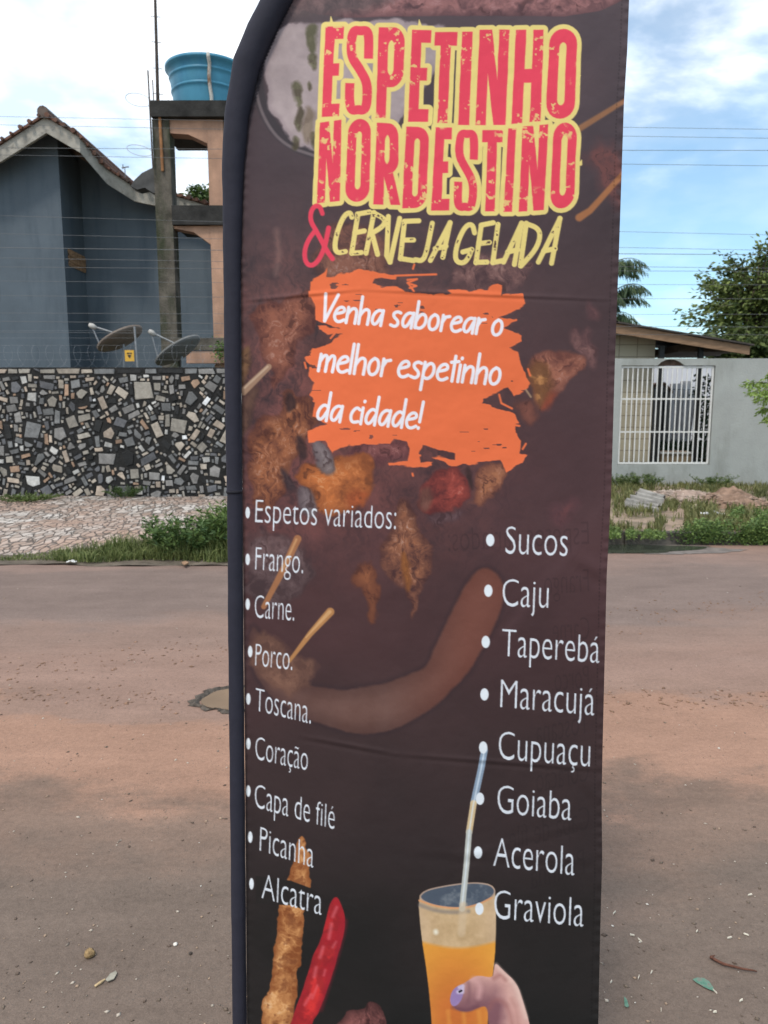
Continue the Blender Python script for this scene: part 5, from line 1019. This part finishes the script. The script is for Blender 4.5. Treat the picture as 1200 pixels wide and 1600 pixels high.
scrap('crumpled_bag', 'little white scrap in the gutter left of the larger white litter', G(1162,847,.0), .05, (.66,.64,.62), 3)
mb = MB(); mb.tube([gz(1075,803)+np.array([0,0,.03]), gz(1087,795)+np.array([0,0,.05])], [.02,.016], 6); tag(mb.build('timber_scrap', mat('pale timber scrap', (.42,.33,.23), .9, .2, 20)), 'short pale timber scrap lying on the verge below the pale rubble', 'timber')
scrap('paper_scrap', 'white paper scrap on the earth edge left of the green weeds', G(112,880,.02), .04, (.66,.65,.62), 4)
mb = MB(); vs = [tuple(G(x, y, .03)) for x, y in ((284,880),(290,878),(295,881),(288,884))]; mb.prism(vs, (0,0,.012)); tag(mb.build('dry_leaf', mat('brown leaf litter', (.33,.2,.12), .8, .3, 40)), 'curled brown leaf on the road edge below the green weeds', 'leaf')

# ------------------------------------------------------------------ grass and weeds
grassm = mat('grass blade', (.06,.1,.02), .6, .25, 8, attr=True, transl=.3, spec=.3)
def blades(name, B, H, cols, wd=.006, lean=.5):
    n_ = len(B); a = rng.random(n_)*6.28; d = np.stack([np.cos(a), np.sin(a), np.zeros(n_)], 1); ln = (lean*rng.random(n_)**1.2)[:, None]; s = np.stack([-d[:,1], d[:,0], np.zeros(n_)], 1)*(wd*rng.uniform(.6,1.4,n_))[:, None]
    H = H[:, None]; up = np.array([0,0,1.0]); m_ = B + up*H*.55 + d*H*ln*.35; t = B + up*H*(1-.25*ln) + d*H*ln
    v_ = np.stack([B-s, B+s, m_+s*.75, t, m_-s*.75], 1).reshape(-1,3); i = np.arange(n_)*5; q = np.stack([i, i+1, i+2, i+4], 1); tr = np.stack([i+4, i+2, i+3, i+3], 1)
    me_f = np.concatenate([np.stack([i,i+1,i+2],1), np.stack([i,i+2,i+4],1), np.stack([i+4,i+2,i+3],1)]); return bulk(name, v_, me_f, grassm, None, np.repeat(cols, 5, 0))
n_ = 42000; X = rng.uniform(-5.5, XD-.1, n_); t = rng.random(n_); k = np.clip((X+3.7)/2.2, 0, 1); dep = .20 + 1.25*k**1.2; Yb_ = FARL + .10 + .05*np.sin(X*5) + dep*t
hn = .6 + .8*np.abs(np.sin(X*3.1+1)*np.sin(Yb_*4)+.3*np.sin(X*9)); cl_ = .45 + 1.1*np.clip(vnoise(60, 400, 5, 63)[np.clip(t*59, 0, 59).astype(int), ((X+5.6)*60).astype(int).clip(0, 399)], 0, 1); H = (.035 + .20*k**1.1)*hn*cl_*rng.uniform(.35,1.25,n_)
keep = (rng.random(n_) < .25 + .75*k) & ~((X < -3.3) & (rng.random(n_) < .6)); B = np.stack([X, Yb_, np.full(n_, .02)], 1)[keep]
tag(blades('roadside_grass', B, H[keep], greens(len(B),(.075,.11,.03),(.25,.27,.10),1.2)*(.75+.5*rng.random((len(B),1))), .0045, 1.2), 'strip of green grass along the left road edge in front of the paving', 'grass', kind='stuff')
# leafy weed clump beside the banner pole
def weed(name, label, cx, cy, hgt, nst, spread, lo, hi, lsz, z0=.02):
    t = thing(name, label, 'weed', (cx, cy, z0)); mb = MB(); C = []; D = []
    for i in range(nst):
        a = rng.random()*6.28; r_ = spread*math.sqrt(rng.random()); b0 = np.array([cx+.55*r_*math.cos(a), cy+.45*r_*math.sin(a), z0]); h_ = hgt*rng.uniform(.5,1.05); tp = b0 + np.array([r_*.8*math.cos(a), r_*.6*math.sin(a), h_]); md = (b0+tp)/2 + np.array([0,0,.08*h_]); mb.tube([b0, md, tp], [.005,.004,.002], 4)
        for q in np.linspace(.2,1,10):
            p_ = (1-q)**2*b0 + 2*q*(1-q)*md + q*q*tp
            for _ in range(3): C.append(p_); aa = rng.random()*6.28; D.append((math.cos(aa), math.sin(aa), .25+.4*rng.random()))
    mb.build('stem', mat('weed stem', (.06,.09,.025), .8), t); C = np.array(C); n_ = len(C); leaves('foliage', C, rng.uniform(.6,1.3,n_)*lsz, greens(n_, lo, hi, 1.4), leafm, t, 1, .26, np.array(D)*1.6); return t
wx = lambda px, Y: (px-600)/FPX*(Y*cp+.2)
weed('weed_clump', 'dark leafy weed clump standing tallest in the grass beside the banner pole', -1.98, FARL+.42, .36, 80, .34, (.05,.10,.03), (.16,.235,.065), .075)
weed('weed_clump', 'bright green weeds half hidden behind the banner pole', -1.42, FARL+.62, .44, 80, .36, (.07,.125,.03), (.20,.27,.075), .085)
weed('weed_clump', 'little weed tuft at the foot of the stone wall left of the dishes', float(G(198,775,.1)[0]), YSW-.12, .16, 22, .25, (.04,.08,.02), (.10,.15,.04), .05, .10)
weed('weed_clump', 'grassy tuft on the paving at the foot of the stone wall far left', float(G(42,783,.09)[0]), float(G(42,783,.09)[1]), .09, 40, .4, (.08,.12,.035), (.18,.23,.06), .05, .09)
# right verge: fine grass, leafy creeper nearer the kerb
n_ = 60000; px = rng.uniform(640, 1340, n_); py = rng.uniform(759, 848, n_); B = G(px, py, .13); nz = vnoise(100, 720, 16, 71)[(py-755).astype(int), (px-630).astype(int)] *.65 + .35*vnoise(100, 720, 6, 72)[(py-755).astype(int), (px-630).astype(int)]
bare = np.exp(-(((px-985)/52)**2+((py-815)/11)**2)) + .8*np.exp(-(((px-1078)/34)**2+((py-777)/10)**2)) + .8*np.exp(-(((px-1143)/30)**2+((py-785)/13)**2)) + .6*np.exp(-(((px-960)/25)**2+((py-800)/8)**2))
dens = np.clip((nz - .30)*2.6, 0, 1)*(1-np.clip(bare*1.15,0,1)) + .6*(py < 768) ; keep = (rng.random(n_) < dens*np.where(py < 790, .8, 1)) & (B[:,1] > FARR+.14) & (B[:,1] < YRW-.03)
Bk = B[keep]; H = rng.uniform(.04,.13,len(Bk))*(.7+.6*nz[keep]); tag(blades('verge_grass', Bk, H, greens(len(Bk),(.085,.105,.035),(.25,.235,.095),1.0), .008, .9), 'patchy green and straw grass over the right verge below the rendered wall', 'grass', kind='stuff')
n_ = 60000; px = rng.uniform(1000, 1340, n_); py = rng.uniform(790, 862, n_); iy, ix = (py-755).astype(int), (px-630).astype(int); nz = .6*vnoise(110, 720, 20, 81)[iy, ix] + .4*vnoise(110, 720, 7, 82)[iy, ix]
lim = 832 - 26*np.clip((px-1050)/120,0,1); spill = np.clip((px-1118)/40, 0, 1)
keep = (py > lim - 14*(nz-.4)) & (rng.random(n_) < np.clip((nz-.33)*3.2,0,1)*np.clip((px-1040)/60, .06, 1)) & ((py < 839) | (rng.random(n_) < spill*np.clip((nz-.42)*6,0,1)))
B = G(px[keep], np.minimum(py[keep], 845), .13); hz = nz[keep]; B[:,1] = np.maximum(B[:,1], FARR-.05); B[:,2] += rng.random(len(B))**1.5*.17*np.clip(hz*1.6-.3,.1,1) - np.where(B[:,1] < FARR+.04, .12*rng.random(len(B)), 0)
tone = (.7+.7*hz)[:,None]
tag(leaves('creeper', B, rng.uniform(.018,.042,len(B)), greens(len(B),(.05,.095,.025),(.17,.235,.065),1.2)*tone, leafm, None, .6, .55), 'mat of leafy green creeper spilling over the kerb at the right', 'creeper', kind='stuff')
n_ = 5000; px = rng.uniform(940, 1040, n_); py = rng.uniform(829, 843, n_); B = G(px, py, .13); nz = vnoise(20, 110, 12, 91)[(py-828).astype(int), (px-938).astype(int)]; B[:,2] += rng.random(n_)*.09*nz; keep = (nz > .38) & (py > 834-5*np.clip((1000-px)/60, 0, 1)); B = B[keep]
tag(leaves('kerb_weeds', B, rng.uniform(.016,.036,len(B)), greens(len(B),(.07,.12,.03),(.20,.27,.07)), leafm, None, .7, .4), 'thin line of weeds on top of the kerb next to the banner', 'weeds', kind='stuff')
for px_, h_, lb in ((1128,.18,'small upright weed at the foot of the rendered wall right of the grille'),(983,.2,'bushy weed at the foot of the rendered wall below the grille'),(1016,.2,'broad weed between the corrugated sheet and the rendered wall')):
    q = gz(px_, 764); weed('weed_clump', lb, float(q[0]), YRW-.25, h_*1.1, 26, .32, (.06,.10,.03), (.17,.22,.06), .05, .13)

# ------------------------------------------------------------------ trees
bark = mat('grey brown bark', (.11,.085,.065), .9, .35, 8, .6, 30, stretch=(1,1,.3))
def branch_tree(name, label, base, H, crown_c, crown_r, nclump, per, lsz, lo, hi, droop=.0, flat_=.45, leafmat=None, seed=1, csz=.45, asp=.45):
    global rng
    keep_rng = rng; rng = np.random.default_rng(seed)
    t = thing(name, label, 'tree', base); base = np.asarray(base, float); cc = np.asarray(crown_c, float); cr_ = np.asarray(crown_r, float); mb = MB()
    fork = base*.35 + cc*.65; fork[2] = base[2] + (cc[2]-cr_[2]-base[2])*.85 + .2; top = cc + np.array([0,0,cr_[2]*.7])
    mb.tube([base, (base+fork)/2 + np.array([.06,0,0]), fork, (fork+top)/2+np.array([-.1,.05,0]), top], [H*.022,H*.018,H*.014,H*.008,H*.003], 9)
    C = []; col = []; S = []; D = []
    for i in range(nclump):
        d = rng.normal(size=3); d /= np.linalg.norm(d); d[2] = d[2]*.8+.12; r_ = rng.uniform(.45,1.0)**.6; tip = cc + d*cr_*r_; o = fork + (top-fork)*rng.uniform(0,.75)
        md = (o+tip)/2 + np.array([0,0,.18*np.linalg.norm(tip-o)]); k = [o, o*.5+md*.5, md, md*.4+tip*.6, tip]; mb.tube(k, [H*.006,H*.005,H*.0038,H*.0025,H*.001], 5)
        out = (tip-md); out /= np.linalg.norm(out)+1e-9; n_ = per; q = rng.random(n_); ax = md*(1-q[:,None]) + tip*q[:,None] + out*csz*.3*rng.normal(size=(n_,1)); sc = csz*rng.uniform(.6,1.2)
        off = np.clip(rng.normal(size=(n_,3)), -1.7, 1.7)*sc*np.array([.5,.5,.2]); off[:,2] -= droop*np.abs(rng.normal(size=n_))*sc; C.append(ax+off); sh = rng.uniform(.65,1.25); col.append(greens(n_, lo, hi, 1.3)*sh); S.append(rng.uniform(.7,1.3,n_)*lsz); D.append(np.tile(out*np.array([1,1,.4])+np.array([0,0,-.15-droop]), (n_,1)))
    mb.build('trunk', bark, t, True); leaves('crown', np.concatenate(C), np.concatenate(S), np.concatenate(col), leafmat or leafm, t, flat_, asp, np.concatenate(D)); rng = keep_rng; return t
YR = 21.0; c_ = P(1182, 475, YR); b_ = [c_[0]+.2, YR, 0]; r_ = 105*YR/FPX
branch_tree('leafy_tree', 'open crowned broadleaf tree with layered branches behind the beige house', b_, 7, c_, (r_*1.0, r_*.9, r_*.95), 105, 125, .14, (.05,.08,.022), (.20,.24,.06), .1, .5, None, 4, .40)
branch_tree('leafy_tree', 'lower bushy part of a tree filling the gap right of the brown roof', [c_[0]-.3, YR-1.5, 0], 5, P(1165, 545, YR-1.5), (1.3,.9,.7), 40, 130, .16, (.04,.065,.02), (.14,.17,.045), .1, .5, None, 5, .4)
# drooping feathery tree next to the banner edge
YF = 24.0; ft = thing('palm_tree', 'feathery palm with drooping fronds showing just beside the banner edge', 'palm tree', P(944, 500, YF)*np.array([1,1,0])); rng2 = np.random.default_rng(12); C = []; D = []; S = []
fm = MB(); tk_ = MB()
for (cx_, cy_) in ((948,418),(952,462),(940,500)):
    o = np.asarray(P(cx_, cy_, YF)); tk_.tube([(o[0]+.15, YF+rng2.normal()*.2, 0), (o[0]+.1, YF, o[2]*.5), tuple(o)], [.12,.09,.06], 8)
    for i in range(13):
        a = i/13*6.283 + rng2.random()*.4; L_ = rng2.uniform(1.15,1.5); el = rng2.uniform(.25,.95); dx = np.array([math.cos(a), .6*math.sin(a), 0]); p1 = o + dx*L_*.55 + np.array([0,0,L_*el*.55]); p2 = o + dx*L_ + np.array([0,0,L_*(el*.55-.45)])
        qs = np.linspace(0,1,22); pl_ = [(1-q)**2*o+2*q*(1-q)*p1+q*q*p2 for q in qs]; fm.tube(pl_, np.linspace(.022,.005,22), 4)
        for q, p_ in list(zip(qs, pl_))[3:]:
            for s_ in (-1,1):
                for _ in range(2): C.append(p_ + rng2.normal(size=3)*.02); D.append(dx*.35 + np.array([-dx[1], dx[0], 0])*s_*.55 + np.array([0,0,-.75-.3*rng2.random()])); S.append(.42*math.sin(math.pi*(.15+.8*q))*rng2.uniform(.8,1.2)+.06)
C = np.array(C); n_ = len(C); tk_.build('trunk', bark, ft, True); fm.build('frond_stalk', mat('frond stalk', (.12,.14,.06), .8), ft, True); leaves('crown', C, np.array(S), greens(n_,(.035,.065,.035),(.12,.165,.075),1.2), leafm, ft, .1, .12, np.array(D)*4)
YG = 26.0; branch_tree('leafy_tree', 'green treetop just peeping between the tower columns above the red eave', [float(P(322,310,YG)[0]), YG, 0], 7, P(322, 316, YG), (.55,.5,.6), 26, 90, .16, (.05,.09,.03), (.14,.20,.05), .1, .6, None, 8, .3)
# fine leaved sapling reaching in from the right in front of the wall
YS = 10.4; sb = thing('sapling', 'light green fine leaved branch of a roadside sapling at the right frame edge', 'sapling', (float(P(1290,600,YS)[0]), YS, .13)); x0_ = float(P(1290,600,YS)[0]); mb = MB(); mb.tube([(x0_,YS,.1),(x0_+.03,YS,1.2),(x0_-.02,YS,2.3)], [.03,.022,.01], 7); C = []; D = []
frs = [((1285,640),(1225,590),(1168,598)),((1285,640),(1230,600),(1176,612)),((1280,650),(1235,610),(1185,622)),((1280,655),(1240,630),(1190,640)),((1285,660),(1245,640),(1198,655)),((1285,630),(1250,575),(1205,585)),((1285,620),(1320,570),(1370,590)),((1290,600),(1330,590),(1380,620)),((1288,600),(1270,550),(1235,560)),((1290,590),(1310,540),(1340,545))]
for i, f3 in enumerate(frs):
    a, b, c = [np.asarray(P(x, y, YS + .18*math.sin(i*2.1+k))) for k, (x, y) in enumerate(f3)]; a = np.array([x0_, YS, a[2]]); pl_ = [(1-q)**2*a+2*q*(1-q)*b+q*q*c for q in np.linspace(0,1,12)]; mb.tube(pl_, np.linspace(.008,.0025,12), 5)
    for q in np.linspace(.3,1,20):
        p_ = (1-q)**2*a+2*q*(1-q)*b+q*q*c; tg = (c-b); tg /= np.linalg.norm(tg)
        for s_ in (-1,1):
            for j in range(9): C.append(p_ + np.array([tg[0]*.0, s_*.012*j*1.2, -.008*j + .02*s_]) + rng.normal(size=3)*.012); D.append(tg*.6 + np.array([0, s_*.5, -.35]))
C = np.array(C); n_ = len(C); mb.build('trunk', mat('green twig bark', (.12,.11,.06), .9), sb, True); leaves('crown', C, rng.uniform(.045,.085,n_), greens(n_,(.13,.21,.035),(.30,.40,.09)), leafm, sb, .8, .36, np.array(D)*1.4)

# ------------------------------------------------------------------ overhead cables and their poles (the poles stand outside the picture)
cab = mat('weathered cable', (.13,.135,.14), .6, .1, 10); YW = 9.3
rows_ = [(183,203,.006),(196,217,.006),(232,236,.008),(243,260,.007),(338,368,.006),(366,392,.006),(388,399,.010),(404,420,.007),(418,425,.007),(440,446,.006),(463,468,.007),(490,492,.006),(503,512,.007),(520,524,.006)]
ordn = ['topmost','second','third','fourth','fifth','sixth','seventh','eighth','ninth','tenth','eleventh','twelfth','thirteenth','lowest']
for i, (yl, yr, r_) in enumerate(rows_):
    a, b = np.asarray(P(0, yl, YW+.04*i)), np.asarray(P(1200, yr, YW+.04*i)); d = (b-a)/(b[0]-a[0]); pts_ = []
    for x in np.linspace(-17, 17, 35): p_ = a + d*(x-a[0]); pts_.append((x, p_[1], p_[2] - .10*(1-(x/17)**2) + .10))
    mb = MB(); mb.tube(pts_, r_*.36, 5); tag(mb.build('overhead_cable', cab), '%s of the thin overhead cables strung across the street, counted from above' % ordn[i], 'cable', 'overhead cables along the street')
for x in (-17, 17):
    pt = thing('utility_pole', 'concrete utility pole at the %s end of the overhead cables' % ('left' if x < 0 else 'right'), 'utility pole', (x, YW+.3, 0)); mb = MB(); mb.tube([(x,YW+.3,0),(x,YW+.3,7.5)], [.16,.10], 10); mb.build('shaft', mat('pole concrete', (.3,.29,.27), .9, .2, 5), pt); 
    for z_ in (5.6, 4.6): mb = MB(); mb.box((x-.05,YW-.2,z_),(x+.05,YW+.9,z_+.1)); mb.build('crossarm', dk, pt)
